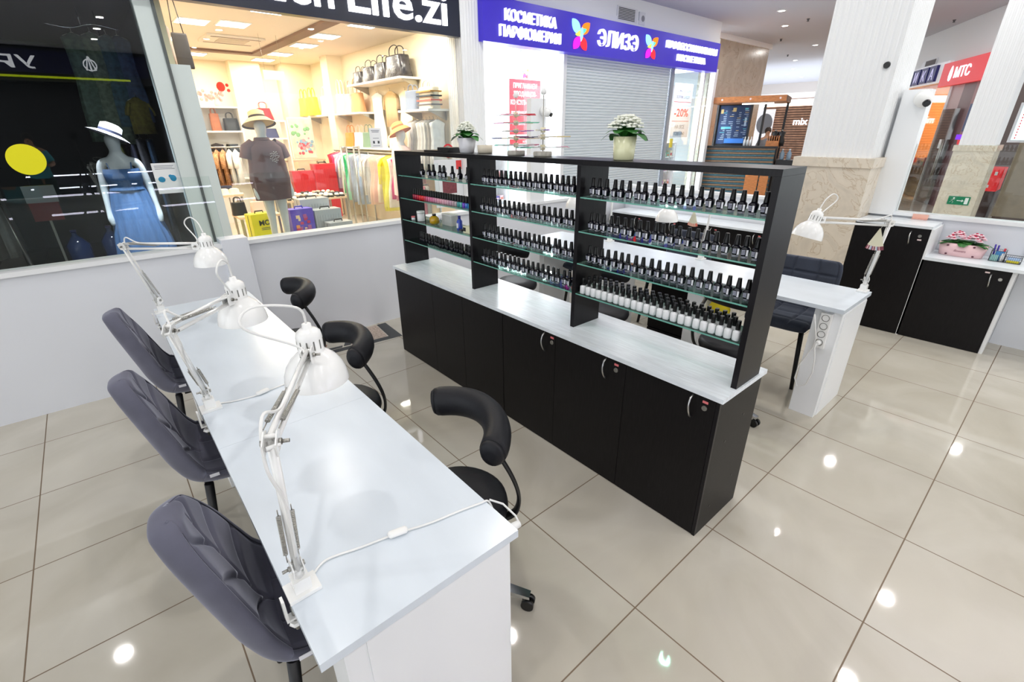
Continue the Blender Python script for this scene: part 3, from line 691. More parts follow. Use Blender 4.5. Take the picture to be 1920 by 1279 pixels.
# ---------------------------------------------------------------- upholstered chairs
def cat(pts, t):
    n = len(pts) - 1; s = min(max(t, 0), 1) * n; i = min(int(s), n - 1); f = s - i
    p = [pts[max(i - 1, 0)], pts[i], pts[i + 1], pts[min(i + 2, n)]]
    out = []
    for a, b, c, d in zip(*p):
        out.append(.5 * (2 * b + (c - a) * f + (2 * a - 5 * b + 4 * c - d) * f * f + (3 * b - a - 3 * c + d) * f ** 3))
    return out
def chair(name, label, loc, rz, style, velvet, group=None):
    ch = thing(name, label, 'chair', loc, rz, group)
    if style == 'leaf':
        P = [(.235, .462), (.19, .482), (.08, .470), (-.06, .462), (-.165, .474), (-.208, .535), (-.236, .63), (-.266, .74), (-.290, .83), (-.306, .900)]
        Wd = [(.185,), (.205,), (.222,), (.228,), (.225,), (.205,), (.184,), (.158,), (.122,), (.070,)]
        CU = [(.0,), (.008,), (.022,), (.035,), (.055,), (.050,), (.042,), (.034,), (.022,), (.010,)]
    else:
        P = [(.235, .452), (.19, .472), (.08, .464), (-.06, .46), (-.165, .472), (-.205, .53), (-.222, .62), (-.238, .70), (-.250, .78), (-.258, .845)]
        Wd = [(.20,), (.215,), (.228,), (.234,), (.236,), (.236,), (.234,), (.232,), (.228,), (.214,)]
        CU = [(.0,), (.004,), (.01,), (.02,), (.035,), (.04,), (.034,), (.03,), (.024,), (.018,)]
    def frame(v):
        x, z = cat(P, v); x2, z2 = cat(P, min(1, v + .01)); x1, z1 = cat(P, max(0, v - .01))
        tx, tz = x2 - x1, z2 - z1; L = math.hypot(tx, tz) or 1
        return x, z, (tz / L, -tx / L)     # normal pointing to the sitter's side
    def gauss(d, s): return math.exp(-(d / s) ** 2)
    VS = .44
    def groove(u, v):
        g = 0
        if v < VS:
            for c in (-.36, .36): g = max(g, gauss(u - c, .045))
            if style != 'leaf':
                for c in (.16, .30): g = max(g, gauss((v - c) * 4, .05))
        elif style == 'leaf':
            w = (v - VS) / (1 - VS)
            g = max(g, gauss(u - .018 * sin(w * 16), .022) * min(1, max(0, (.92 - w) / .08)))
            for k, c in enumerate((.10, .36, .62)):
                for sg in (-1, 1):
                    if abs(u) < .9 and u * sg >= 0:
                        vv = c + (.12 if sg > 0 else 0) + .26 * (abs(u) / .9) ** 0.6
                        g = max(g, gauss((w - vv) * 1.0, .022) * min(1, (.9 - abs(u)) / .06))
        else:
            for c in (-.36, .36): g = max(g, gauss(u - c, .04))
            for c in (.55, .69, .83): g = max(g, gauss((v - c) * 4, .05))
        return g
    def pt(u, v, side):
        x, z, (nx, nz) = frame(v); w = cat(Wd, v)[0]; c = cat(CU, v)[0]
        if v > .94: w *= math.sqrt(max(0.02, 1 - ((v - .94) / .0605) ** 2 * (.75 if style == 'leaf' else .25)))
        lift = c * abs(u) ** 2.6
        edge = max(0, 1 - abs(u) ** 5) * max(0.0, 1 - max(0, (v - .95) / .05) ** 3) * max(0.12, min(1, v / .05) ** .5)
        if side > 0: off = .030 * edge ** .6 - .012 * groove(u, v) * edge - .006 * gauss(abs(u) - .88, .03)
        else: off = -.030 * edge ** .6 - .016 * edge
        o = lift + off
        return Vector((x + nx * o, u * w, z + nz * o))
    def shell(name_, v0, v1, nv):
        m = MB(); NU = 72
        def row_(side, v): return [pt(-1 + 2 * i / NU, v, side) for i in range(NU + 1)]
        rings = []
        for j in range(nv + 1):
            v = v0 + (v1 - v0) * j / nv
            a = row_(1, v); b = row_(-1, v)
            rings.append([m.bm.verts.new(p) for p in a + b[::-1][1:-1]])
        n = len(rings[0])
        for j in range(nv):
            for k in range(n):
                f = m.bm.faces.new((rings[j][k], rings[j][(k + 1) % n], rings[j + 1][(k + 1) % n], rings[j + 1][k])); f.smooth = True
        m.bm.faces.new(rings[0][::-1]); m.bm.faces.new(rings[-1])
        return m.build(name_, velvet, ch)
    shell('seat', 0.0, VS, 34)
    back = shell('backrest', VS, 1.0, 110)
    sm = MB()
    for sg in (-1, 1):
        pts = []
        for j in range(0, 41):
            v = .10 + .86 * j / 40; p = pt(sg * .90, v, 1); x, z, (nx, nz) = frame(v); pts.append(p + Vector((nx, 0, nz)) * .0008)
        sm.tube(pts, .0013, 5)
    sm.build('seam', SEAM, ch)
    tg = MB(); p = pt(-.985, .40, 1)
    tg.box(p.x - .008, p.x + .024, p.y - .006, p.y - .004, p.z - .012, p.z + .001, None); tg.build('care_tag', LABELWHITE, ch)
    fr = MB()
    fr.box(-.12, .13, -.12, .12, .412, .428); fr.build('frame', BLACKMETAL, ch, bevel=.003)
    for sx in (-1, 1):
        for sy in (-1, 1):
            l = MB().tube([(sx * .150 + .005, sy * .160, .438), (sx * .195, sy * .198, .0)], [.0165, .0125], 14); l.build('leg', BLACKMETAL, ch)
    return ch
chair('velvet_chair', 'grey velvet chair nearest the camera, its leaf-stitched back turned half away', (.228, 1.125, 0), rad(-6), 'leaf', VELVET, 'grey velvet chairs at the long desk')
c1 = KIDS
vc = [o for o in COL.objects if o.name == 'velvet_chair'][0]
copy_tree(vc, (.195, 2.05, 0), rad(-5), 'grey velvet chair in the middle of the row along the desk', 'grey velvet chairs at the long desk')
copy_tree(vc, (.212, 2.955, 0), rad(-4), 'grey velvet chair farthest along the desk, next to the low partition', 'grey velvet chairs at the long desk')
nc = chair('tufted_chair', 'dark navy square-tufted chair tucked under the corner of the far desk', (3.60, 1.13, 0), rad(183), 'tuft', VELVETNAVY, 'navy tufted chairs at the far desk')
copy_tree(nc, (3.87, 2.22, 0), rad(178), 'dark navy tufted chair behind the middle of the far desk', 'navy tufted chairs at the far desk')
copy_tree(nc, (3.64, 2.99, 0), rad(181), 'dark navy tufted chair at the partition end of the far desk', 'navy tufted chairs at the far desk')

# ---------------------------------------------------------------- black stools with arc backrest
def stool(label, loc, rz):
    """sitter faces -X, arc rest on the +X side"""
    s = thing('arc_backrest_stool', label, 'stool', loc, rz, 'black arc-back stools')
    MB().lathe([(.0001, .430), (.145, .430), (.170, .440), (.177, .462), (.173, .486), (.154, .503), (.09, .509), (.0001, .510)], n=40, sx=1.0, sy=1.05).build('seat', LEATHER, s)
    MB().lathe([(.05, .405), (.12, .4295)], n=24).build('seat_plate', BLACKMETAL, s)
    MB().tube([(0, 0, .10), (0, 0, .24), (0, 0, .241), (0, 0, .4045)], [.028, .028, .018, .018], 18).build('gas_lift', BLACKMETAL, s)
    lv = MB().tube([(.04, .03, .398), (.10, .11, .392), (.15, .19, .345), (.165, .21, .318)], .005, 8); lv.build('lever', BLACKPLASTIC, s)
    Rr = .225; pts, rs = [], []
    for i in range(25):
        a = rad(-57 + 112 * i / 24); q = abs(i - 12) / 12
        pts.append((cos(a) * Rr - .095, sin(a) * Rr, .790 + .02 * cos(a * 1.5))); rs.append(.0455 if 0 < i < 24 else .043)
    MB().tube(pts, rs, 20, flat=1.25).build('arc_backrest', LEATHER, s)
    for k, kk in ((0, 1), (-1, -2)):
        a, b = Vector(pts[k]), Vector(pts[kk]); d = (a - b).normalized()
        MB().tube([a + d * .0004, a + d * .012, a + d * .018], [.0425, .036, .016], 20, flat=1.25).build('end_cap', LEATHER, s)
    bar = [(.072, -.165, .742), (.105, -.182, .66), (.130, -.185, .58), (.142, -.172, .51), (.138, -.148, .45), (.11, -.105, .412), (.07, -.05, .4045)]
    b2 = []
    for i in range(25): b2.append(tuple(cat(bar, i / 24)))
    MB().tube(b2, .0165, 12, flat=.42).build('support_bar', BLACKMETAL, s)
    for k in range(5):
        a = 2 * pi * k / 5 + rad(20); c, sn = cos(a), sin(a); mt = Matrix(((c, -sn, 0, 0), (sn, c, 0, 0), (0, 0, 1, 0), (0, 0, 0, 1)))
        m = MB(); m._new([mt @ Vector(p) for p in [(.02, -.024, .105), (.02, .024, .105), (.27, .016, .072), (.27, -.016, .072), (.02, -.024, .075), (.02, .024, .075), (.27, .016, .058), (.27, -.016, .058)]],
                 [(3, 2, 1, 0), (4, 5, 6, 7), (0, 1, 5, 4), (2, 3, 7, 6), (1, 2, 6, 5), (3, 0, 4, 7)])
        ft = m.build('base_foot', CHROME, s, bevel=.004)
        w = MB()
        for dy in (-.014, .014): w.cyl(mt @ Vector((.262, dy - .008, .0255)), mt @ Vector((.262, dy + .008, .0255)), .025, n=18)
        w.cyl(mt @ Vector((.258, 0, .03)), mt @ Vector((.258, 0, .0575)), .008, n=8)
        w.build('caster', BLACKPLASTIC, ft)
    return s
st = stool('black stool with arc backrest nearest the camera, between desk and cabinets', (.708, 1.135, 0), rad(-4)); KIDS[st.name] = list(st.children)
copy_tree(st, (.660, 2.055, 0), rad(-2), 'black arc-back stool in the middle, behind the nearest lamp')
copy_tree(st, (.735, 3.020, 0), rad(-6), 'black arc-back stool farthest along the desk, by the low partition')
copy_tree(st, (2.78, 1.15, 0), rad(172), 'black arc-back stool behind the end panel of the display shelf')
copy_tree(st, (2.66, 2.05, 0), rad(185), 'black arc-back stool seen through the glass shelves of the bay nearest the corner')
copy_tree(st, (2.64, 3.02, 0), rad(178), 'black arc-back stool seen through the middle bay of the display shelf')

# ---------------------------------------------------------------- spring-arm lamps
KR_, KZ_ = .90, .80
HEADPROF = [(.0905, -.055), (.0900, -.048), (.0865, -.022), (.0780, .004), (.0640, .028), (.0470, .046), (.0375, .054)]
def hp_(p): return [(r * KR_, z * KZ_) for r, z in p]
def lamp(label, base, ez, elbow, head, tilt=0.0, cordside=1, edge=-1, colour=LAMPWHITE, loop=.03):
    """base/elbow/head are world points: clamp foot, elbow joint, centre of the shade"""
    bx, by, bz = base
    L = thing('clamp_desk_lamp', label, 'lamp', base, 0, 'white spring-arm lamps'); O = Vector(base)
    E = Vector(elbow) - O; H = Vector(head) - O; B = Vector((0, 0, .075))
    ex = edge
    cb = MB(); cb.box(-.035, .035, -.028, .028, .0003, .010); cb.box(-.018, .018, -.018, .018, .0102, .045); cb.build('clamp_plate', colour, L, bevel=.003)
    jaw = MB(); jaw.box(ex * .046 - .003, ex * .046 + .003, -.010, .010, -.058, .003)
    jaw.box(min(ex * .049, ex * .005), max(ex * .049, ex * .005), -.010, .010, -.064, -.058); j = jaw.build('clamp_jaw', colour, L)
    MB().cyl((ex * .030, 0, -.105), (ex * .030, 0, -.029), .0048, n=10).build('clamp_screw', STEEL, j)
    MB().lathe([(.013, -.088), (.016, -.084), (.013, -.076)], (ex * .030, 0, 0), 6).build('clamp_nut', colour, j)
    MB().tube([(0, 0, .0452), (0, 0, .062), B], [.011, .009, .009], 14).build('swivel_post', colour, L)
    up = Vector((0, 0, 1))
    def arm(nm, A, C, sp, springs):
        d = (C - A); dn = d.normalized(); side = dn.cross(up)
        if side.length < .05: side = Vector((1, 0, 0))
        side.normalize(); nrm = side.cross(dn).normalized()
        m = MB()
        for sg in (-1, 1):
            q = nrm * (sp * sg); m.tube([A + q, C + q], .0066, 4)
            for e_, t_ in ((A + q, 1), (C + q, 1)): m.cyl(e_ - side * .012, e_ + side * .012, .0042, n=8)
        a = m.build(nm, colour, L)
        for sg in (-1, 1):
            p0 = A + dn * (.03 if springs > 0 else .045) + side * (.013 * sg) + nrm * .018; p1 = A + dn * .185 + side * (.013 * sg) + nrm * .006
            c = MB(); n = 26; pts = []
            for k in range(n * 6 + 1):
                t = k / (n * 6); w = 2 * pi * t * n; pts.append(p0 + (p1 - p0) * t + side * cos(w) * .0042 + nrm * sin(w) * .0042)
            c.tube(pts, .0013, 4); c.tube([p0, p0 - dn * .03], .0012, 5); c.tube([p1, p1 + dn * .02], .0012, 5)
            c.build('spring', STEEL, L)
        return side, nrm, dn
    s1, n1, d1 = arm('lower_arm', B, E, .011, 1)
    neckr = .0326
    to = (H - E); to.z = 0; to.normalize()
    ax = (Vector((0, 0, 1)) + Vector((to.x, to.y, 0)) * tilt).normalized()
    J = H - Vector((to.x, to.y, 0)) * (neckr + .020) + Vector((0, 0, .055))
    s2, n2, d2 = arm('upper_arm', E, J, .013, -1)
    for P, nm, sd in ((B, 'base_bracket', s1), (E, 'elbow_bracket', s2), (J, 'head_bracket', s2)):
        k = MB()
        for sg in (-1, 1):
            mt = Matrix.Translation(P + sd * (.011 * sg)); f = d1 if nm != 'head_bracket' else d2; g = sd.cross(f)
            mm = mt @ Matrix(((f.x, g.x, sd.x, 0), (f.y, g.y, sd.y, 0), (f.z, g.z, sd.z, 0), (0, 0, 0, 1)))
            k.prism([(-.020, -.017), (.012, -.020), (.024, -.004), (.012, .020), (-.020, .017)], -.0012, .0012, mm)
        k.build(nm, colour, L)
        w = MB()
        for sg in (-1, 1): w.cyl(P + sd * (.013 * sg), P + sd * (.0175 * sg), .0062, n=10)
        w.cyl(P + sd * .0176, P + sd * .030, .0035, n=8)
        w.build('wing_nut', STEEL, L)
    MB().tube([J + Vector((to.x, to.y, 0)) * .002 - s2 * .0, H - Vector((to.x, to.y, 0)) * neckr + Vector((0, 0, .062))], .006, 8).build('head_pivot', STEEL, L)
    q = Vector((0, 0, 1)).rotation_difference(ax).to_matrix().to_4x4()
    sh = MB(); sh.lathe(hp_(HEADPROF + [(.0362, .056), (.0362, .105), (.0335, .122), (.022, .133), (.013, .136), (.0125, .150), (.009, .152), (.0001, .152)]), H, 40, mtx=q, cap=False)
    sh.lathe(hp_([(.0895, -.0545), (.0885, -.048), (.085, -.022), (.0765, .003), (.0625, .027), (.045, .045), (.001, .050)]), H, 40, mtx=q, cap=False)
    sd_ = sh.build('lamp_shade', colour, L)
    v = MB()
    for k in range(12):
        a = 2 * pi * k / 12; mt = Matrix.Translation(H) @ q @ Matrix.Rotation(a, 4, 'Z'); v.box(.0318, .0330, -.0018, .0018, .055, .080, mt)
    v.build('vent_slot', M('vent_shadow', (120, 120, 116), .6), sd_)
    MB().lathe([(.0001, -.022), (.018, -.014), (.026, .004), (.018, .022), (.012, .034)], H, 18, mtx=q, cap=False).build('bulb', M('opal_bulb', (238, 238, 232), .3), L)
    top = H + ax * .1216; side = s2 * cordside
    cp = [top, top + ax * .05 - Vector((to.x, to.y, 0)) * .02 + side * .01, top + ax * .075 - Vector((to.x, to.y, 0)) * .07 + side * loop, top + ax * .04 - Vector((to.x, to.y, 0)) * .11 + side * loop * 1.15, J + n2 * .02 + side * .012, J * .7 + E * .3 + n2 * .016, J * .25 + E * .75 + n2 * .016, E + n1 * .03 + n2 * .03, E - d1 * .04 + n1 * -.02 + side * .02, E * .6 + B * .4 - n1 * .016, B + d1 * .06 - n1 * .016]
    MB().tube([tuple(cat(cp, t / 70)) for t in range(71)], .0032, 7).build('cord', CORDWHITE, L)
    return L
LAMPS = [
 ('white spring-arm lamp clamped nearest the camera on the long desk', (.118, .884, .7503), (.118, .790, 1.210), (.322, 1.186, 1.140), -1, .095),
 ('white spring-arm lamp in the middle of the long desk', (.118, 1.905, .7503), (.058, 1.585, 1.190), (.290, 1.846, 1.126), 1, .02),
 ('white spring-arm lamp at the partition end of the long desk', (.118, 3.30, .7503), (.046, 3.215, 1.165), (.379, 2.915, 1.112), -1, .03)]
for lb_, b_, e_, h_, cs, lo_ in LAMPS: lamp(lb_, b_, 0, e_, h_, 0, cs, loop=lo_)
lamp('white spring-arm lamp at the corner of the far desk holding a tip fan', (3.570, .715, .7503), 0, (3.455, .662, 1.200), (3.045, .940, 1.178), -.25, 1, edge=1)
lamp('white spring-arm lamp of the far desk seen through the top glass shelf', (3.570, 1.83, .7503), 0, (3.46, 1.75, 1.185), (3.16, 1.93, 1.135), 0, 1, edge=1)
lamp('white spring-arm lamp of the far desk seen through the middle bay', (3.570, 2.75, .7503), 0, (3.47, 2.68, 1.185), (3.15, 2.83, 1.14), 0, 1, edge=1)
# fans of sample tips hanging on the far desk's lamps
CREAMT = M('cream_tip', (226, 222, 196), .3)
def tipfan(label, loc, rz, cols_):
    f = thing('nail_tip_fan', label, 'nail sample fan', loc, rz)
    m = MB()
    for k in range(13):
        a = rad(-17 + 34 * k / 12); mt = Matrix.Rotation(pi, 4, 'Y') @ Matrix.Rotation(a, 4, 'Y'); z = -.003 + .0009 * k
        m.use(CREAMT); m._new([mt @ Vector(p) for p in [(-.003, z, 0), (.003, z, 0), (.009, z, .105), (-.009, z, .105), (-.003, z + .0007, 0), (.003, z + .0007, 0), (.009, z + .0007, .105), (-.009, z + .0007, .105)]], [(0, 1, 2, 3), (7, 6, 5, 4), (0, 3, 7, 4), (1, 5, 6, 2), (0, 4, 5, 1)])
        m.use(cols_[k % len(cols_)]); m._new([mt @ Vector(p) for p in [(-.009, z, .105), (.009, z, .105), (.0085, z, .128), (-.0085, z, .128), (-.009, z + .0007, .105), (.009, z + .0007, .105), (.0085, z + .0007, .128), (-.0085, z + .0007, .128)]], [(0, 1, 2, 3), (7, 6, 5, 4), (0, 3, 7, 4), (1, 5, 6, 2), (2, 6, 7, 3)])
    m.build('tips', None, f)
    MB().tube([(0, 0, -.004), (-.012, .004, .03), (0, .008, .066)], .0015, 5).build('ring', STEEL, f)
    return f
tipfan('cream nail tip fan with painted ends hanging on the corner lamp of the far desk', (3.455, .70, 1.165), rad(90 + 12), [M('tip_maroon', (130, 60, 70), .3), M('tip_rose', (214, 170, 176), .3), M('tip_maroon2', (120, 50, 66), .3), M('tip_pale', (220, 214, 206), .3), M('tip_blue', (170, 186, 214), .3)])
tipfan('cream nail tip fan with coral ends hanging on the second lamp of the far desk', (3.42, 1.86, 1.155), rad(90), [M('tip_coral', (226, 120, 100), .3), M('tip_sand', (226, 214, 190), .3)])
# thin cords with inline switches lying on the long desk
def desk_cord(label, pts, sw):
    c = thing('lamp_cord', label, 'cable', (pts[0][0], pts[0][1], .7503)); o = Vector(pts[0] + (.7503,))
    P = [Vector(p + (.7536,)) - o if len(p) == 2 else Vector(p) - o for p in pts]
    MB().tube([tuple(cat(P, t / 60)) for t in range(61)], .0030, 7).build('cable', CORDWHITE, c)
    a, b = Vector(sw[0] + (.7585,)) - o, Vector(sw[1] + (.7585,)) - o
    MB().tube([a, a * .9 + b * .1, a * .1 + b * .9, b], [.006, .012, .012, .006], 10, flat=.6).build('inline_switch', PLASTICWHITE, c)
    return c
desk_cord('white cord with inline switch running from the nearest lamp across the desk', [(.150, .905), (.19, .925), (.27, .905), (.36, .885), (.44, .86), (.52, .845), (.585, .83), (.612, .825, .748), (.622, .81, .70)], ((.335, .890), (.385, .878)))
desk_cord('white cord with inline switch near the middle lamp on the desk', [(.150, 1.92), (.20, 1.90), (.27, 1.89), (.32, 1.90), (.40, 1.91), (.50, 1.90), (.585, 1.88)], ((.275, 1.889), (.325, 1.902)))

# ---------------------------------------------------------------- cabinets and counter on the other partition
tall = cabinet('tall black cabinet with one handle and lock beside the marble column', (5.17, .703, 0), .36, .536, .935, [], [(.30, .07, .0)], panel_end=False)
def fixlock(c, hy, ly, hz, sy, sz):
    d = [k for k in c.children if k.name.startswith('door')][0]
    for k in list(d.children): bpy.data.objects.remove(k)
    h = MB(); handle_mb(h, hy, hz - .055, hz + .055); h.build('handle', HANDLE, d)
    MB().cyl((.001, ly, hz + .02), (-.005, ly, hz + .02), .0135, .012, 16).build('lock', STEEL, d)
    MB().box(-.0015, .0002, sy - .014, sy + .014, sz, sz + .011).build('sticker', M('pale_sticker', (236, 214, 214), .6), d)
fixlock(tall, .125, .062, .852, .058, .836)
low = cabinet('low black cabinet with handle and lock under the counter with pink flowers', (5.17, .147, 0), .36, .553, .690, [], [(.1, .1, 0)], panel_end=False)
fixlock(low, .105, .050, .600, .135, .655)
tag(MB().box(5.165, 5.535, .700, 1.240, .9355, .957).build('worktop', GREYWOOD), 'short white worktop on the tall black cabinet beside the column', 'worktop')
tag(MB().box(5.170, 5.55, .6855, .7022, .0, .935).build('side_panel', WHITE), 'white upright board between the tall and the low black cabinet', 'panel')
tag(MB().box(5.150, 5.555, -1.6, .6850, .6905, .715).build('counter_top', GREYWOOD), 'pale counter top carrying the pink flower planter', 'counter')
tag(MB().box(5.18, 5.55, .122, .146, .0, .690).build('side_panel', WHITE), 'white board at the open end of the low black cabinet', 'panel')
tag(MB().box(5.535, 5.555, -1.6, .12, .0, .690).build('back_panel', WHITEWALL), 'white back board under the open end of the counter', 'panel')
for y0, L_, lab, lk in ((2.0, .99, 'nearer the column', [(.10, .05, .64), (.58, .53, .64)]), (2.995, .99, 'nearer the corner', [(.10, .05, .64), (.60, .55, .64)])):
    cabinet('low black cabinet beyond the far desk, ' + lab, (5.17, y0, 0), .36, L_, .715, [L_ / 2], lk, panel_end=False)
tag(MB().box(5.160, 5.54, 1.985, 3.99, .7155, .737).build('worktop', GREYWOOD), 'long white worktop on the low black cabinets beyond the far desk', 'worktop')
# items on the counter
fp = thing('flower_planter', 'pale pink oval planter of pink and white flowers on the counter', 'potted flower', (5.40, .50, .7155))
MB().lathe([(.085, 0), (.09, .003), (.102, .105), (.098, .105), (.085, .02)], n=40, sx=.62, sy=1.55).build('pot', M('pale_pink_tin', (236, 198, 200), .35), fp)
dots = MB()
for (y, z) in ((.085, .016), (-.085, .016), (.09, .086), (-.075, .09)): dots.ball((-.0575 - .000 + (abs(y) > .088) * .003, y, z), .007, .5, 1.2, 1, 8)
dots.build('printed_dot', M('maroon_print', (90, 40, 56), .5), fp)
text('lettering', 'flowers', .026, M('script_print', (150, 96, 110), .5), (-.0625, .005, .040), (86, 0, -90), fp, .0006, shear=.3)
lf, fl, fc = MB(), MB(), MB()
for i in range(46):
    a = i * 2.399; r = .5 + .5 * (i % 3) / 2; lf.leaf((cos(a) * .02, sin(a) * .06, .095), (cos(a) * .085 * r, sin(a) * .19 * r, .125 - .02 * (i % 3)), .030, droop=.014)
for i in range(34):
    a = i * 2.399; q = math.sqrt((i // 2 + .5) / 17); x, y, z = cos(a) * .055 * q, (-.062 if i % 2 else .055) + sin(a) * .055 * q, .138 + .05 * (1 - q * q) + R.uniform(-.006, .006)
    for k in range(5):
        b = k * 2 * pi / 5 + i; fl.ball((x + cos(b) * .012, y + sin(b) * .012, z), .0125, 1, 1, .45, 6)
    fc.ball((x, y, z + .0075), .0100, 1, 1, .5, 6)
lf.build('foliage', GREENLEAF, fp, recalc=False); fl.build('petals', M('pink_white_petal', (244, 206, 216), .6), fp); fc.build('flower_centre', M('crimson_centre', (190, 24, 70), .6), fp)
MESH = M('grey_wire_mesh', (96, 98, 104), .4, metal=.7)
og = thing('desk_organiser', 'grey mesh desk organiser with blue and yellow notes on the counter', 'organiser', (5.40, .235, .7155))
m = MB()
def wire_box(m, x0, x1, y0, y1, z0, z1):
    for z in (z0, z1): m.tube([(x0, y0, z), (x1, y0, z), (x1, y1, z), (x0, y1, z), (x0, y0, z)], .0022, 5)
    for i in range(9):
        t = i / 8
        for x in (x0, x1): m.tube([(x, y0 + (y1 - y0) * t, z0), (x, y0 + (y1 - y0) * t, z1)], .0009, 4)
        for y in (y0, y1): m.tube([(x0 + (x1 - x0) * t, y, z0), (x0 + (x1 - x0) * t, y, z1)], .0009, 4)
wire_box(m, -.04, .05, .0, .085, 0.002, .085); wire_box(m, -.04, .05, -.10, -.004, .002, .05); m.box(-.04, .05, -.10, .085, 0, .0018)
m.build('mesh_tray', MESH, og)
nb = MB(); nb.use(M('note_blue', (70, 150, 214), .6)); nb.box(-.01, .0, .01, .06, .004, .078); nb.use(M('note_mint', (150, 200, 196), .6)); nb.box(-.034, -.02, .035, .08, .004, .05)
nb.use(M('note_yellow', (230, 216, 40), .6)); nb.box(-.03, .04, -.09, -.02, .004, .022); nb.use(M('note_paleblue', (160, 190, 226), .6)); nb.box(-.03, .04, -.09, -.02, .0222, .034); nb.build('note_pad', None, og)
pn = MB()
pn.use(M('pen_violet', (60, 40, 150), .4)); pn.cyl((.02, .07, .01), (.015, .078, .125), .006, n=8); pn.cyl((.03, .055, .01), (.03, .058, .118), .006, n=8)
pn.use(M('pen_red', (190, 40, 60), .4)); pn.cyl((.02, .02, .03), (.02, .015, .1), .007, n=8); pn.build('pen', None, og)
MB().lathe([(.012, .004), (.012, .045), (.006, .055), (.006, .066)], (-.022, .015, 0), 12).build('glue_bottle', PLASTICWHITE, og)
pd = thing('card_holder', 'small clear pink card holder on the edge of the short worktop', 'card holder', (5.515, .86, .9575))
MB().box(-.02, .015, -.055, .055, 0, .008).build('foot', M('clear_pink', (240, 190, 180), .15, alpha_trans=.3), pd); MB().box(.005, .012, -.055, .055, .0082, .045).build('card', M('peach_card', (240, 186, 168), .4), pd)
PAPER = M('white_paper', (238, 240, 242), .7)
PRINT = M('grey_text_lines', (150, 152, 160), .7)
for i, (y, w) in enumerate(((.06, .15), (-.12, .17))):
    s = thing('notice_sheet', ('white notice sheet leaning behind the desk organiser', 'white notice sheet leaning at the edge of the picture beside another sheet')[i], 'paper', (5.527, y, .716))
    MB().box(-.001, .001, -w / 2, w / 2, 0, .215).build('sheet', PAPER, s)
    p = MB()
    for k in range(9): p.box(-.0016, -.0011, -w / 2 + .02, w / 2 - .02 - R.uniform(0, .04), .03 + k * .018, .035 + k * .018)
    p.build('printed_line', PRINT, s)
# dome camera on the white post
dc = thing('dome_camera', 'white dome security camera on the white post of the glass screen', 'security camera', (5.50, 1.10, 1.93))
MB().cyl((-.0003, 0, 0), (-.03, 0, 0), .065, .06, 24).build('mount', PLASTICWHITE, dc)
MB().ball((-.065, -.02, -.01), .062, n=18).build('camera_ball', PLASTICWHITE, dc); MB().cyl((-.100, -.049, -.036), (-.116, -.062, -.048), .028, .025, 18).build('lens', M('lens_black', (16, 16, 20), .1), dc)
dc2 = thing('camera_post', 'white post carrying a small camera by the partition, behind the swatch stands', 'security camera', (3.90, 4.125, .9555))
MB().box(-.11, .11, -.035, .035, 0, 1.07).build('post', WHITE, dc2, bevel=.02); b = MB(); b.cyl((.06, -.0355, .95), (.06, -.07, .95), .05, .045, 20); b.ball((.07, -.10, .93), .045, n=16); b.build('camera_body', PLASTICWHITE, dc2)
MB().cyl((.085, -.135, .912), (.09, -.148, .905), .022, n=16).build('lens', M('lens_black.001', (16, 16, 20), .1), dc2)
yb = thing('yellow_bag', 'yellow bag hanging under the far desk behind the glass shelves', 'bag', (3.22, 1.45, .422))
MB().lathe([(.04, 0), (.075, .02), (.08, .10), (.055, .16), (.02, .18)], n=16, sx=.6).build('bag_body', M('yellow_cloth', (226, 206, 30), .7), yb); MB().tube([(0, -.03, .17), (0, -.03, .3), (0, .03, .3), (0, .03, .17)], .003, 6).build('strap', BLACKPLASTIC, yb)

# ---------------------------------------------------------------- shop signs
SIGNDARK = M('navy_black_fascia', (22, 28, 48), 0.3)
LETTER = emis('lit_white_letter', (250, 250, 255), 2.6)
LETTERSOFT = emis('lit_small_letter', (244, 244, 255), 1.15)
sg = thing('shop_sign', 'dark fascia sign with large lit white letters over the clothes shop', 'sign', (2.64, 6.42, 3.44))
MB().box(-1.90, 1.875, -.07, .05, -.52, .50).build('sign_board', SIGNDARK, sg)
a_ = text('lettering', 'Life.zi', .52, LETTER, (1.693, -.075, -.405), parent=sg, depth=.02, bold=.012, align='RIGHT', width=1.40)
# keep the same horizontal scale for the first word
text('lettering', 'Golden', .52, LETTER, (.115, -.075, -.405), parent=sg, depth=.02, bold=.012, align='RIGHT', width=1.62)
BLUE = M('royal_blue_fascia', (48, 32, 168), 0.35, emit=.35, emit_rgb=(44, 28, 170))
bs = thing('shop_sign', 'long royal blue sign with lit Cyrillic letters and two butterflies', 'sign', (8.21, 6.38, 2.90))
MB().box(-3.36, 3.36, -.12, .10, .0, .56).build('sign_board', BLUE, bs)
LSIDE = M('letter_side', (150, 140, 220), .4, emit=.3)
def sign_word(s, x0, x1, z, size):
    w = text('lettering', s, size, LETTERSOFT, ((x0 + x1) / 2 - 8.21, -.145, z - 2.90), parent=bs, depth=.024, bold=.0, width=x1 - x0)
sign_word('КОСМЕТИКА', 5.24, 6.30, 3.19, .20); sign_word('ПАРФЮМЕРИЯ', 5.14, 6.41, 2.985, .20)
sign_word('ЭЛИЗЭ', 7.34, 8.48, 3.055, .34)
sign_word('ПРОФЕССИОНАЛЬНАЯ', 9.42, 11.40, 3.205, .17); sign_word('КОСМЕТИКА', 9.85, 10.95, 3.01, .16)
WING = [emis('wing_' + n_, c, 1.5) for n_, c in (('sky', (140, 200, 250)), ('orange', (250, 120, 40)), ('magenta', (240, 40, 190)), ('red', (236, 50, 60)), ('lime', (190, 226, 90)), ('teal', (80, 190, 170)))]
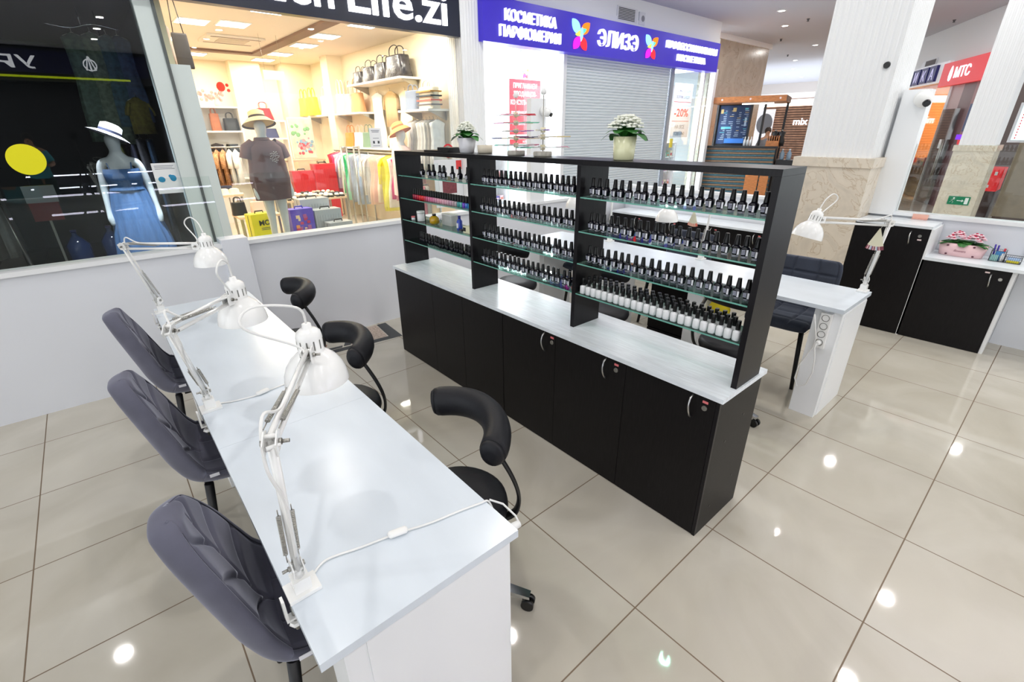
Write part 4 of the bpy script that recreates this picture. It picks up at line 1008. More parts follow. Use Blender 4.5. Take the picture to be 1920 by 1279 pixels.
def butterfly(par, loc, s, mats=WING, nm='butterfly_wing'):
    def wing(pts, mat, off=0):
        m = MB().prism([(x * s, z * s) for x, z in pts], -.012 - off, .012, Matrix(((1, 0, 0, loc[0]), (0, 0, 1, loc[1]), (0, 1, 0, loc[2]), (0, 0, 0, 1))))
        m.build(nm, mat, par)
    def petal(ax, az, bx, bz, w):
        dx, dz = bx - ax, bz - az; nx, nz = -dz, dx
        return [(ax + dx * t + nx * w * sin(pi * t) ** .8, az + dz * t + nz * w * sin(pi * t) ** .8) for t in [i / 8 for i in range(9)]] + [(ax + dx * t - nx * w * sin(pi * t) ** .8, az + dz * t - nz * w * sin(pi * t) ** .8) for t in [i / 8 for i in range(7, 0, -1)]]
    wing(petal(-.04, .03, -.5, .5, .28), mats[0]); wing(petal(.04, .03, .5, .45, .28), mats[1])
    wing(petal(-.04, -.05, -.36, -.5, .30), mats[2]); wing(petal(.04, -.05, .36, -.5, .30), mats[3])
    wing(petal(-.28, .0, .10, .10, .22), mats[4], .004); wing(petal(-.08, .05, .30, .22, .2), mats[5], .004); wing(petal(.0, -.22, .06, .26, .16), mats[0], .008)
butterfly(bs, (6.90 - 8.21, -.135, 3.165 - 2.90), .42); butterfly(bs, (8.93 - 8.21, -.135, 3.165 - 2.90), .38)
vt = thing('wall_vent', 'square white air grille in the white wall above the blue sign', 'vent', (8.45, 6.519, 3.67))
MB().box(-.30, .30, -.02, .0, -.11, .115).build('vent_frame', ALU, vt); m = MB()
for k in range(8): m.box(-.27, .22, -.026, -.0205, -.09 + k * .024, -.078 + k * .024)
m.build('louvre', M('vent_dark', (70, 70, 74), .6), vt)
vd = thing('wall_speaker', 'small round speaker beside the air grille above the blue sign', 'speaker', (8.90, 6.519, 3.66))
MB().box(-.09, .09, -.03, 0, -.10, .10).build('speaker_body', ALU, vd, bevel=.01); MB().cyl((.02, -.0301, 0), (.02, -.034, 0), .05, n=20).build('cone', M('speaker_grey', (140, 140, 146), .6), vd)

# ---------------------------------------------------------------- lit shop ceilings
PANEL = emis('led_panel', (255, 246, 232), 9.0)
led = thing('ceiling_panel_light', 'square LED panel in the clothes shop ceiling', 'ceiling light', (1.66, 8.63, 3.118))
MB().box(-.2, .2, -.2, .2, -.012, 0).build('light_frame', PLASTICWHITE, led); MB().box(-.18, .18, -.18, .18, -.014, -.0122).build('diffuser', PANEL, led)
area_light('panel_glow', (0, 0, -.02), .36, 17.0, (255, 240, 222), led, .36)
for i, (x, y) in enumerate([(2.14, 8.5), (3.49, 8.62), (3.52, 9.69), (3.5, 10.98), (3.46, 12.0), (2.2, 11.9), (3.6, 7.4), (2.3, 7.3), (1.5, 10.3), (2.6, 9.9)]):
    copy_tree(led, (x, y, 3.118), label='square LED panel in the clothes shop ceiling', group='LED panels of the clothes shop')
led['group'] = 'LED panels of the clothes shop'
ac = thing('ceiling_air_conditioner', 'square cassette air conditioner in the clothes shop ceiling', 'air conditioner', (2.4, 9.9 - .1, 3.117))
MB().box(-.42, .42, -.36, .36, -.03, 0).build('casing', M('ac_cream', (226, 216, 204), .5), ac, bevel=.01); MB().box(-.22, .22, -.18, .18, -.036, -.0305).build('intake_grille', M('ac_grille', (196, 184, 170), .6), ac)
m = MB()
for a, b, c, d in ((-.36, .36, -.32, -.28), (-.36, .36, .28, .32)): m.box(a, b, c, d, -.034, -.0305)
m.build('outlet_slot', M('ac_slot', (120, 110, 104), .6), ac)
area_light('shop_glow_light', (7.0, 8.4, 3.5), 4.0, 620.0, (255, 255, 255), None, 2.4)
area_light('shop_glow_light', (11.0, 8.2, 3.5), 1.4, 240.0, (255, 255, 255), None, 2.4)

# ---------------------------------------------------------------- mannequins
def mannequin(label, loc, rz, k=1.0, plinth=0.0):
    o = thing('mannequin', label, 'mannequin', loc, rz)
    V = [(0, 0, .94), (0, .01, 1.08), (0, 0, 1.27), (0, .01, 1.43), (0, .0, 1.52), (0, -.012, 1.60), (0, -.005, 1.70)]
    E = [(i, i + 1) for i in range(6)]; Rd = [(.15, .10), (.115, .085), (.14, .095), (.085, .06), (.046, .046), (.080, .100), (.068, .084)]
    for sgn in (-1, 1):
        n = len(V); V += [(sgn * .165, .01, 1.405), (sgn * .205, .015, 1.14), (sgn * .225, -.03, .92), (sgn * .225, -.06, .82), (sgn * .22, -.07, .755)]
        E += [(3, n), (n, n + 1), (n + 1, n + 2), (n + 2, n + 3), (n + 3, n + 4)]; Rd += [.052, .038, .026, (.018, .036), (.009, .020)]
        n = len(V); V += [(sgn * .085, 0, .84), (sgn * .085, -.01, .50), (sgn * .085, .02, .12), (sgn * .085, .01, .05), (sgn * .09, -.10, .02)]
        E += [(0, n), (n, n + 1), (n + 1, n + 2), (n + 2, n + 3), (n + 3, n + 4)]; Rd += [.085, .052, .034, .036, .026]
    skin('body', [(x * k, y * k, z * k + plinth) for x, y, z in V], E, [tuple(q * k for q in r) if isinstance(r, tuple) else r * k for r in Rd], SKINWHITE, o)
    MB().lathe([(.17, 0), (.17, .010), (.0001, .012)], n=28).build('base_plate', CHROME, o)
    if plinth: MB().box(-.24, .24, -.2, .2, .0125, plinth).build('plinth', WHITE, o)
    return o
def hat(par, c, r_in, r_out, h, mat, band, tilt=(0, 0), droop=.03):
    q = (Matrix.Rotation(tilt[0], 4, 'X') @ Matrix.Rotation(tilt[1], 4, 'Y'))
    MB().lathe([(r_out * 1.004, -droop - .002), (r_out * .90, -droop * .8 + .0025)], c, 36, mtx=q, cap=False).build('brim_edge', band, par)
    o = MB().lathe([(r_out, -droop), (r_in + .03, -.004), (r_in, 0), (r_in * .95, h * .8), (r_in * .6, h), (.0001, h * .97)], c, 36, mtx=q, cap=False).build('hat', mat, par)
    MB().lathe([(r_in + .002, .002), (r_in * .985 + .002, .03)], c, 36, mtx=q, cap=False).build('hat_band', band, o)
BLUEDRESS = M('slate_blue_cotton', (92, 130, 186), .85, noise=.12, scale=12, stretch=(6, 6, .6))
mq = mannequin('white mannequin in a long blue strappy dress and white sun hat behind the dark window', (.31, 6.98, 0.02), rad(-8), 1.0)
MB().lathe([(.31, .10), (.30, .28), (.265, .58), (.215, .86), (.175, 1.08), (.163, 1.13)], n=96, sy=.72, fold=15, amp=.07, cap=False).build('dress_skirt', BLUEDRESS, mq)
bd = MB(); bd.lathe([(.166, 1.125), (.150, 1.17), (.165, 1.22), (.174, 1.29), (.166, 1.345)], n=48, sy=.78, cap=False)
bd.tube([(-.09, -.085, 1.31), (-.105, -.06, 1.40), (-.10, .02, 1.445), (-.08, .09, 1.33)], .007, 6); bd.tube([(.09, -.085, 1.31), (.105, -.06, 1.40), (.10, .02, 1.445), (.08, .09, 1.33)], .007, 6)
bd.build('dress_bodice', BLUEDRESS, mq)
hat(mq, (0, 0, 1.70), .10, .195, .10, M('white_straw', (232, 234, 238), .7), M('navy_ribbon', (30, 34, 60), .7), (rad(-8), rad(26)))
TAUPE = M('mauve_brown_jersey', (108, 83, 88), .85, noise=.1, scale=10)
mt_ = mannequin('white mannequin in a mauve-brown tunic and straw hat in the clothes shop window', (1.835, 7.05, 0.0), rad(6), 1.0, .16)
Z0 = .16
MB().lathe([(.235, .74), (.245, .84), (.26, 1.0), (.235, 1.16), (.225, 1.30), (.22, 1.38), (.15, 1.45), (.075, 1.475)], (0, 0, Z0), 48, sy=.66, fold=6, amp=.04, cap=False).build('tunic', TAUPE, mt_)
s_ = MB()
for sgn in (-1, 1): s_.tube([(sgn * .12, 0, 1.42 + Z0), (sgn * .20, .005, 1.37 + Z0), (sgn * .235, .01, 1.25 + Z0)], [.075, .082, .085], 16, cap=False)
s_.build('sleeves', TAUPE, mt_)
MB().lathe([(.10, 1.44), (.085, 1.50), (.10, 1.47)], (0, .02, Z0), 24, cap=False).build('hood', TAUPE, mt_)
p_ = MB()
for i in range(26):
    a = i * 2.399; q = .058 * math.sqrt((i + .5) / 26); p_.box(.05 + cos(a) * q - .007, .05 + cos(a) * q + .005, -.166, -.156, 1.27 + Z0 + sin(a) * q * 1.2 - .004, 1.27 + Z0 + sin(a) * q * 1.2 + .005)
p_.build('chest_print', M('white_print.001', (220, 214, 216), .7), mt_)
hat(mt_, (0, .02, 1.715 + Z0), .098, .20, .10, M('straw', (206, 180, 130), .8), M('brown_ribbon', (70, 52, 40), .8), (rad(-16), 0), .07)
mp = mannequin('white mannequin in pale pink with an orange wide-brim hat near the shop wall', (4.02, 7.45, 0), rad(35), 1.0, .05)
MB().lathe([(.235, .70), (.23, .9), (.215, 1.16), (.22, 1.32), (.2, 1.40), (.10, 1.46)], (0, 0, .05), 40, sy=.68, fold=7, amp=.05, cap=False).build('blouse', M('pale_pink_cloth', (238, 206, 200), .85), mp)
hat(mp, (0, .02, 1.715 + .05), .102, .19, .09, M('orange_straw', (226, 146, 84), .8), M('tan_band', (196, 120, 70), .8), (rad(-24), 0), .07)

# ---------------------------------------------------------------- bags, suitcases, garments
def bag(name, label, loc, rz, w, h, d, mat, handle=.5, taper=.85, hm=None, catg='bag', group=None, pocket=False):
    o = thing(name, label, catg, loc, rz, group)
    m = MB(); rings = []
    for t, k in ((0, .94), (.04, 1), (.5, (1 + taper) / 2), (.95, taper), (1, taper * .93)):
        ring = []
        for i in range(20):
            a = 2 * pi * i / 20; e = .45
            ring.append(m.bm.verts.new((math.copysign(abs(cos(a)) ** e, cos(a)) * w / 2 * k, math.copysign(abs(sin(a)) ** e, sin(a)) * d / 2 * (1 if t < .5 else .75), h * t)))
        rings.append(ring)
    for a, b in zip(rings, rings[1:]):
        for i in range(20):
            f = m.bm.faces.new((a[i], a[(i + 1) % 20], b[(i + 1) % 20], b[i])); f.smooth = True
    m.bm.faces.new(rings[0][::-1]); m.bm.faces.new(rings[-1])
    m.build('bag_body', mat, o)
    if handle:
        for sgn in (-1, 1):
            hp = [(-w * .25 * taper, sgn * d * .22, h * .9), (-w * .2, sgn * d * .2, h + h * handle * .7), (0, sgn * d * .18, h + h * handle), (w * .2, sgn * d * .2, h + h * handle * .7), (w * .25 * taper, sgn * d * .22, h * .9)]
            MB().tube([tuple(cat(hp, t / 16)) for t in range(17)], max(.006, h * .025), 6).build('handle', hm or mat, o)
    if pocket: MB().box(-w * .3, w * .3, -d * .56, -d * .5, h * .12, h * .5).build('front_pocket', hm or mat, o, bevel=.006)
    return o
def suitcase(label, loc, rz, w, h, d, mat, ribs=True, group=None, trim=BLACKPLASTIC):
    o = thing('suitcase', label, 'suitcase', loc, rz, group)
    MB().box(-w / 2, w / 2, -d / 2, d / 2, .045, h).build('shell', mat, o, bevel=min(w, d) * .16)
    if ribs:
        m = MB()
        for k in range(9): m.box(-w * .42 + k * w * .1, -w * .42 + k * w * .1 + w * .04, -d / 2 - .006, -d / 2 + .004, .12, h - .08)
        m.build('shell_rib', mat, o)
    MB().tube([(-w * .18, 0, h - .004), (-w * .16, 0, h + .03), (w * .16, 0, h + .03), (w * .18, 0, h - .004)], .010, 8).build('top_handle', trim, o)
    for sx in (-1, 1):
        MB().cyl((sx * w * .36, -.02, .0225), (sx * w * .36, .02, .0225), .022, n=14).build('wheel', BLACKPLASTIC, o)
    MB().box(-w / 2 - .003, w / 2 + .003, -.006, .006, .06, h - .02).build('zip_band', trim, o, bevel=.002)
    return o
y_ = suitcase('bright yellow child suitcase with dark lettering by the shop window', (1.735, 7.62, 0), rad(10), .33, .66, .20, M('bright_yellow', (226, 220, 20), .35), False)
text('lettering', 'MOI', .10, M('dark_print', (40, 44, 20), .5), (.02, -.105, .50), parent=y_, depth=.001, bold=.03)
m = MB()
for k in range(2): m.box(-.05, .10, -.1025, -.1005, .455 - k * .022, .465 - k * .022)
for i in range(9): m.box(-.04 + R.uniform(0, .11), -.02 + R.uniform(.02, .13), -.1025, -.1005, .18 + i * .02, .195 + i * .02)
m.build('printed_motif', M('olive_print', (90, 104, 60), .5), y_)
k_ = suitcase('purple child suitcase with a colourful picture front by the shop window', (2.29, 7.62, 0), rad(4), .34, .67, .20, M('violet_shell', (92, 70, 190), .35), False, trim=M('blue_trim', (60, 60, 170), .4))
m = MB(); PC = [M('pic_' + n_, c, .5) for n_, c in (('red', (190, 50, 90)), ('orange', (226, 150, 80)), ('mauve', (170, 90, 150)), ('sand', (226, 200, 160)), ('navy', (60, 50, 120)))]
for i in range(26):
    m.use(PC[i % 5]); x, z = -.12 + R.uniform(0, .20), .14 + R.uniform(0, .40); w, h = R.uniform(.03, .07), R.uniform(.03, .07); m.box(x, x + w, -.1035 - i * .00012, -.1004, z, z + h)
m.build('picture_print', None, k_)
SILV = M('silver_shell', (176, 180, 186), .3, metal=.2)
suitcase('largest silver ribbed suitcase behind two smaller ones by the shop window', (2.62, 7.98, 0), rad(2), .46, .76, .26, SILV, True, 'silver suitcases')
suitcase('middle-sized silver ribbed suitcase in front of the largest one', (2.70, 7.68, 0), rad(2), .42, .62, .24, SILV, True, 'silver suitcases')
suitcase('smallest silver suitcase in front of the other two', (2.78, 7.40, 0), rad(2), .36, .45, .22, SILV, True, 'silver suitcases')
RED = M('red_shell', (200, 34, 44), .35)
suitcase('red suitcase with a luggage strip, shorter of the two at the back of the shop', (3.38, 10.6, 0), rad(-5), .42, 1.00, .26, RED, True, 'red suitcases')
suitcase('tall red suitcase, taller of the two at the back of the shop', (3.80, 10.5, 0), rad(-5), .44, 1.12, .28, RED, True, 'red suitcases')

def garment(label, loc, rz, h, w, mat, kind='dress', group=None, d=.05, ph=0.0):
    """hangs from loc (the rail); shoulder width w along local X"""
    o = thing('hanging_garment', label, 'garment', loc, rz, group)
    if kind == 'dress': prof = [(w * .58, -h), (w * .55, -h * .7), (w * .42, -h * .42), (w * .44, -h * .2), (w * .50, -.10), (w * .22, -.065), (w * .12, -.05)]
    elif kind == 'shirt': prof = [(w * .5, -h), (w * .49, -h * .5), (w * .5, -.13), (w * .46, -.10), (w * .2, -.06), (w * .12, -.05)]
    else: prof = [(w * .34, -h), (w * .36, -h * .5), (w * .40, -.10), (w * .38, -.06)]
    MB().lathe(prof, n=32, sy=d / w * 1.6, fold=7, amp=.10, ph=ph, cap=True).build('cloth', mat, o)
    if kind == 'shirt':
        for sgn in (-1, 1): MB().tube([(sgn * w * .40, 0, -.11), (sgn * w * .56, 0, -.20), (sgn * w * .60, 0, -h * .55)], [.035, .04, .035], 10, flat=.6).build('sleeve', mat, o)
    MB().tube([(-w * .40, 0, -.085), (0, 0, -.042), (w * .40, 0, -.085)], .004, 6).build('hanger', STEEL, o)
    MB().tube([(0, 0, -.042), (0, 0, -.012), (0, .014, .0), (0, .02, -.010)], .0025, 6).build('hook', STEEL, o)
    return o
def cloth(n_, c): return M('cloth_' + n_, c, .85, noise=.08, scale=14)
# rack along the bright wall
rk = thing('clothes_rail', 'long steel clothes rail along the bright shop wall', 'clothes rail', (4.25, 9.25, 0))
m = MB(); m.tube([(0, -1.75, 1.36), (0, 1.65, 1.36)], .014, 10); m.build('rail', STEEL, rk)
for yy in (-1.7, -.05, 1.6):
    MB().tube([(0, yy, 0), (0, yy, 1.36)], .014, 10).build('upright', STEEL, rk); MB().box(-.22, .22, yy - .014, yy + .014, .0, .02).build('foot', STEEL, rk)
RK = [('red', (206, 40, 50)), ('hot pink', (236, 70, 130)), ('pale pink', (240, 190, 206)), ('lilac', (206, 180, 220)), ('white', (240, 238, 232)), ('emerald', (40, 176, 110)), ('mint', (150, 206, 180)), ('grey-blue', (170, 178, 200)),
      ('steel grey', (150, 156, 166)), ('sky', (180, 196, 222)), ('light denim', (160, 176, 206)), ('off-white', (236, 232, 226)), ('pale grey', (206, 206, 206)), ('peach', (236, 200, 178)), ('blush', (236, 190, 176)), ('cream', (240, 226, 206)),
      ('bright yellow', (240, 226, 30)), ('lemon', (236, 228, 90)), ('ivory', (240, 236, 222)), ('raspberry', (206, 60, 120)), ('rose', (226, 150, 160)), ('dusty pink', (216, 160, 160))]
for i, (nm, c) in enumerate(RK):
    garment(f'{nm} garment on the long clothes rail, {ORD[i]} from its far end', (4.25, 10.80 - i * .152, 1.374), rad(R.uniform(-8, 8)), R.uniform(.75, 1.02), .40, cloth(nm.replace(' ', '_'), c), R.choice(['dress', 'shirt', 'dress']), 'clothes on the long rail', .05, R.uniform(0, 6))
m = thing('jumble_rack', 'low rack of striped and pink scarves beside the long clothes rail', 'rack', (4.0, 7.0, 0))
MB().tube([(-.2, 0, .92), (.2, 0, .92)], .012, 8).build('rail', STEEL, m); MB().tube([(0, 0, 0), (0, 0, .91)], .012, 8).build('upright', STEEL, m)
for i, c in enumerate([(226, 180, 170), (120, 110, 110), (206, 190, 160), (216, 120, 130), (190, 180, 170)]):
    MB().lathe([(.05, .25), (.055, .6), (.04, .90)], (-.16 + i * .08, -.02, 0), 14, fold=5, amp=.2).build('scarf', cloth('scarf', c), m)
# wall shelves on the bright wall and what stands on them
SHELFW = M('white_shop_shelf', (242, 238, 232), .4)
def wshelf(label, y0, y1, z, d=.38):
    o = thing('wall_shelf', label, 'shelf', (4.549 - d / 2, (y0 + y1) / 2, z)); L = (y1 - y0) / 2
    MB().box(-d / 2, d / 2, -L, L, -.03, 0).build('board', SHELFW, o)
    n = max(2, int(L * 2 / .8))
    for i in range(n):
        yy = -L + .1 + (2 * L - .2) * i / (n - 1); MB().prism([(d / 2, -.031), (-d * .3, -.031), (d / 2, -.16)], yy - .008, yy + .008, Matrix(((1, 0, 0, 0), (0, 0, 1, 0), (0, 1, 0, 0), (0, 0, 0, 1)))).build('bracket', STEEL, o)
    return o
wshelf('highest white wall shelf, carrying black patent bags', 7.55, 9.60, 2.52); wshelf('long white wall shelf with pale handbags above the clothes rail', 9.2, 10.55, 2.06); wshelf('white wall shelf with a striped bag near the window', 6.78, 7.72, 2.03)
wshelf('white wall shelf with orange and green bags right above the clothes rail', 8.3, 10.55, 1.44, .30)
wshelf('long white wall shelf with yellow bags farther into the shop', 11.0, 12.3, 2.06)
PAT = M('black_patent', (52, 50, 54), .22, noise=.6, scale=18, bump=.6)
for i, (y, w, h) in enumerate(((9.32, .42, .20), (8.88, .52, .24), (8.42, .50, .26), (7.92, .66, .32))):
    bag('handbag', f'black patent bag on the highest shelf, {ORD[i]} from the far end', (4.35, y, 2.5202), rad(90), w, h, .26, PAT, .45, .85, BLACKPLASTIC, 'bag', 'black patent bags')
for i, (nm, c, y, w, h) in enumerate((('white', (244, 240, 236), 10.40, .34, .36), ('dusty pink', (230, 186, 180), 10.02, .36, .34), ('tan', (214, 160, 110), 9.62, .42, .34))):
    bag('handbag', f'{nm} handbag on the long white wall shelf', (4.36, y, 2.0602), rad(90), w, h, .18, M('leather_' + nm.replace(' ', '_'), c, .45), .7, .8, None, 'bag', 'pale handbags')
for i, (nm, c, y) in enumerate((('yellow', (240, 232, 70), 12.1), ('bright yellow', (240, 230, 40), 11.6), ('white', (244, 240, 236), 11.2))):
    bag('handbag', f'{nm} bag on the far wall shelf', (4.2 if i < 2 else 4.36, y, 2.0602), rad(90), .42, .36, .2, M('farbag_' + str(i), c, .5), .5, .9, None, 'bag', 'bags on the far wall shelf')
for i, (nm, c, y) in enumerate((('orange', (226, 140, 50), 10.25), ('white', (240, 238, 234), 9.80), ('sage green', (120, 150, 130), 9.40))):
    bag('handbag', f'{nm} handbag on the shelf right above the clothes rail', (4.40, y, 1.4402), rad(90), .40, .27, .18, M('lowbag_' + str(i), c, .5), .5, .9, None, 'bag', 'bags right above the rail')
sb_ = bag('beach_bag', 'cream beach bag with dark stripes on the shelf near the window', (4.33, 6.99, 2.0302), rad(90), .42, .30, .2, M('cream_straw', (226, 216, 196), .8), .3, 1.0)
m = MB()
for k, c in enumerate(((90, 80, 80), (206, 90, 70), (70, 80, 90), (196, 150, 90))): m.use(M('stripe', c, .8)); m.box(-.2102, .2102, -.1004, .1004, .05 + k * .06, .07 + k * .06)
m.build('stripe', None, sb_)
b2 = bag('beach_bag', 'blue-grey beach bag with a red flower on the shelf near the window', (4.33, 7.46, 2.0302), rad(90), .34, .28, .2, M('denim_straw', (130, 140, 160), .8), .3, 1.0)
MB().ball((0, -.098, .14), .07, 1, .15, 1, 12).build('flower_patch', RED, b2)
for i, (nm, c, y, z, h, k) in enumerate((('long white', (246, 244, 240), 9.0, 2.42, 1.0, 'dress'), ('beige', (206, 176, 130), 8.48, 2.42, .62, 'shirt'), ('pale yellow', (244, 236, 206), 7.95, 2.40, .85, 'dress'), ('short cream', (238, 222, 196), 8.5, 1.75, .5, 'shirt'))):
    garment(f'{nm} garment hung on the wall below the highest shelf', (4.46 if i < 3 else 4.47, y, z), rad(90), h, .42, cloth('wall_' + str(i), c), k, 'garments hung on the wall')
for i in range(8):
    garment(f'pale blouse under the striped bag shelf, {ORD[i]} from the window', (4.36, 6.85 + i * .105, 1.93), rad(R.uniform(-6, 6)), .85, .30, cloth('blouse', [(240, 240, 238), (150, 146, 140), (206, 204, 200), (244, 242, 240), (236, 232, 226), (170, 166, 160), (240, 240, 240), (236, 230, 220)][i]), 'dress', 'blouses under the striped bag shelf', .05, i)
# white cubby shelf at the far left
cu_ = thing('cubby_shelf', 'white cubby shelf with handbags deep in the clothes shop', 'shelf unit', (2.08, 11.2, 0))
for z in (.9, 1.32, 1.76, 2.18): MB().box(-.46, .46, -.19, .19, z - .03, z).build('board', SHELFW, cu_)
for x in (-.475, .475): MB().box(x - .0149, x + .0149, -.19, .19, 0, 2.18).build('side_panel', SHELFW, cu_)
MB().box(-.46, .46, .1902, .2, 0, 2.18).build('back_panel', SHELFW, cu_)
bag('backpack', 'brown leather backpack in the upper cubby', (2.14, 11.18, 1.7602), 0, .17, .30, .16, M('brown_leather', (176, 104, 60), .5), .3, .9, None, 'bag', None, True)
bag('handbag', 'black handbag beside the brown backpack in the upper cubby', (2.40, 11.18, 1.7602), 0, .26, .22, .18, BLACKPLASTIC, .45, .9)
bag('handbag', 'dark green handbag at the edge of the upper cubby', (1.86, 11.18, 1.7602), 0, .2, .2, .16, M('dark_green_leather', (56, 66, 50), .5), .4, .9)
for i in range(3): bag('clutch_bag', f'dark clutch bag in the lower cubby, {ORD[i]} from the mullion', (1.82 + i * .26, 11.18, 1.3202), 0, .22, .2, .14, BLACKPLASTIC if i != 1 else M('navy_leather', (40, 44, 70), .5), .0, .95, None, 'bag', 'clutch bags')
vs = thing('flower_vase', 'vase of dried flowers and a red heart flower on the cubby shelf', 'vase', (2.26, 11.2, 2.1802))
MB().lathe([(.04, 0), (.06, .05), (.035, .13), (.045, .16)], n=18).build('vase_body', M('cream_vase', (236, 222, 206), .4), vs)
m = MB()
for i in range(30): m.ball((R.uniform(-.30, .12), R.uniform(-.1, .1), .10 + R.uniform(0, .16)), .028, 1, 1, 1, 6)
m.build('dried_blossom', M('dusty_blossom', (206, 170, 160), .8), vs)
m = MB(); m.ball((.12, 0, .34), .075, 1, .8, 1.1, 12); m.tube([(0, 0, .14), (.08, 0, .28)], .004, 5); m.ball((.23, 0, .37), .03, n=8); m.ball((.24, 0, .28), .03, n=8); m.build('red_flower', M('red_felt', (220, 50, 40), .8), vs)
# leopard clothes rack, hats table, purse bench
rb = thing('clothes_rail', 'short clothes rail with leopard shirts deep in the shop', 'clothes rail', (1.95, 9.6, 0))
MB().tube([(-.55, 0, 1.50), (.40, 0, 1.50)], .013, 8).build('rail', STEEL, rb)
for x in (-.5, .36): MB().tube([(x, 0, 0), (x, 0, 1.5)], .013, 8).build('upright', STEEL, rb)
LEO = M('leopard_print', (186, 136, 96), .85, noise=.5, scale=40)
for i in range(6): garment(f'{("leopard print", "white")[i > 3]} shirt on the short rail, {ORD[i]} from the mullion', (1.56 + i * .095, 9.6, 1.513), rad(70), .62, .38, LEO if i < 4 else cloth('white_dot', (240, 236, 230)), 'shirt', 'shirts on the short rail', .05, i)
for i, (x, nm, c) in enumerate(((1.72, 'grey', (120, 112, 110)), (1.96, 'black', (40, 36, 40)))):
    h = thing('hat_head', f'{nm} knitted hat on a display head above the leopard shirts', 'display head', (x, 10.6, 1.22)); MB().lathe([(.08, 0), (.05, .06), (.06, .10), (.085, .20), (.07, .27)], n=16).build('head_form', M('tan_head', (206, 170, 140), .5), h)
    MB().lathe([(.10, .19), (.105, .24), (.08, .31), (.0001, .335)], n=18, cap=False).build('hat', cloth('knit', c), h)
    MB().cyl((0, 0, -1.22), (0, 0, -.001), .012, n=8).build('stand', STEEL, h)
WOODP = M('pale_table_wood', (222, 196, 166), .5)
def table(label, loc, w, d, h, catg='table'):
    t = thing('display_table', label, catg, loc); MB().box(-w / 2, w / 2, -d / 2, d / 2, h - .035, h).build('table_top', WOODP, t, bevel=.003)
    for sx in (-1, 1):
        for sy in (-1, 1): MB().box(sx * (w / 2 - .03) - .015, sx * (w / 2 - .03) + .015, sy * (d / 2 - .03) - .015, sy * (d / 2 - .03) + .015, 0, h - .0352).build('leg', STEEL, t)
    return t
table('pale table covered with shoes in the clothes shop', (2.98, 9.10, 0), 1.05, .85, .66)
SH = [cloth('shoe', c) for c in ((240, 236, 230), (70, 62, 60), (206, 180, 160), (226, 222, 216))]
def shoe_pair(label, x, y, z, rz, mat):
    s = thing('shoe_pair', label, 'shoes', (x, y, z), rz, 'pairs of shoes on the table')
    for sx in (-.045, .045):
        m = MB(); m.prism([(sx - .028, -.11), (sx + .028, -.11), (sx + .036, .02), (sx + .03, .12), (sx - .03, .12), (sx - .036, .02)], 0, .02); m.build('sole', BLACKPLASTIC, s)
        MB().lathe([(.034, .0205), (.035, .045), (.022, .06)], (sx, .05, 0), 12, sy=1.8, cap=True).build('upper', mat, s)
for i in range(20): shoe_pair(f'pair of {("white", "black", "beige", "cream")[i % 4]} shoes on the pale table, {("front", "second", "third", "back")[i // 5]} row, {ORD[i % 5]} along', 2.56 + (i % 5) * .205, 8.80 + (i // 5) * .205, .6602, R.uniform(-.3, .3) + pi, SH[i % 4])
table('low bench with purses behind the yellow suitcase', (1.95, 9.0 - .25, 0), .62, .5, .50)
bag('handbag', 'pale pink purse on the low bench', (2.02, 8.70, .5002), 0, .30, .2, .14, M('pink_purse', (240, 200, 186), .5), .4, .9)
bag('handbag', 'dark quilted purse on the low bench beside the mullion', (1.72, 8.78, .5002), 0, .22, .2, .14, BLACKPLASTIC, .4, .9)
table('higher table with straw hats behind the leopard shirts', (1.62, 9.15, 0), .5, .4, .80)
for i in range(3):
    h = thing('straw_hat', f'pale straw hat on the higher table, {ORD[i]} from the mullion', 'hat', (1.48 + i * .15, 9.12, .8002 + .002)); MB().lathe([(.13, 0), (.075, .012), (.07, .07), (.04, .085), (.0001, .086)], n=20, cap=False).build('hat_body', M('pale_straw', (240, 222, 186), .8), h)
bag('handbag', 'large dark navy bag on the higher hat table', (1.60, 9.28, .8002), 0, .40, .12, .12, M('navy_cloth', (44, 46, 70), .7), 0, .95)
# painting, gates, red bags at the back
pt_ = thing('painting', 'pale green and pink landscape painting standing at the back of the shop', 'painting', (3.85, 11.6, 1.20))
m = MB().box(-.24, .24, -.02, 0, .0, .80); m.build('canvas', M('landscape_paint', (206, 222, 200), .7, noise=.28, scale=7), pt_)
MB().box(-.26, .26, .0002, .02, -.02, .82).build('backing', SHELFW, pt_)
for j, c in enumerate(((130, 190, 130), (226, 160, 170), (140, 180, 210), (206, 70, 80))):
    p_ = MB()
    for i in range(12): p_.ball((R.uniform(-.19, .19), -.0205, (.45, .2, .12, .08)[j] + R.uniform(0, .22)), R.uniform(.02, .05), 1, .04, 1, 7)
    p_.build('paint_patch', M('paint_' + str(j), c, .7), pt_)
tb2 = table('white cabinet table under the painting', (3.75, 11.6, 0), .9, .5, 1.17)
bag('handbag', 'red handbag on the small wall ledge behind the straw hat', (3.05, 11.2, 1.95 + .0002), 0, .34, .22, .16, RED, .5, .7)
led_ = thing('wall_ledge', 'small shelf tower behind the tunic mannequin holding a red bag', 'shelf unit', (3.10, 11.25, 0))
for z in (1.95, 1.62, 1.30): MB().box(-.28, .28, -.16, .16, z - .03, z).build('board', SHELFW, led_)
for x in (-.2951, .2951): MB().box(x - .0148, x + .0148, -.16, .16, 0, 1.95).build('side_panel', SHELFW, led_)
bag('handbag', 'navy handbag on the middle board of the small shelf tower', (3.10, 11.2, 1.6202), 0, .30, .18, .14, M('navy_leather.001', (60, 66, 110), .5), 0, .8)
bag('handbag', 'black and red bag on the lowest board of the small shelf tower', (3.14, 11.2, 1.3002), 0, .28, .2, .14, BLACKPLASTIC, .3, .8, RED)
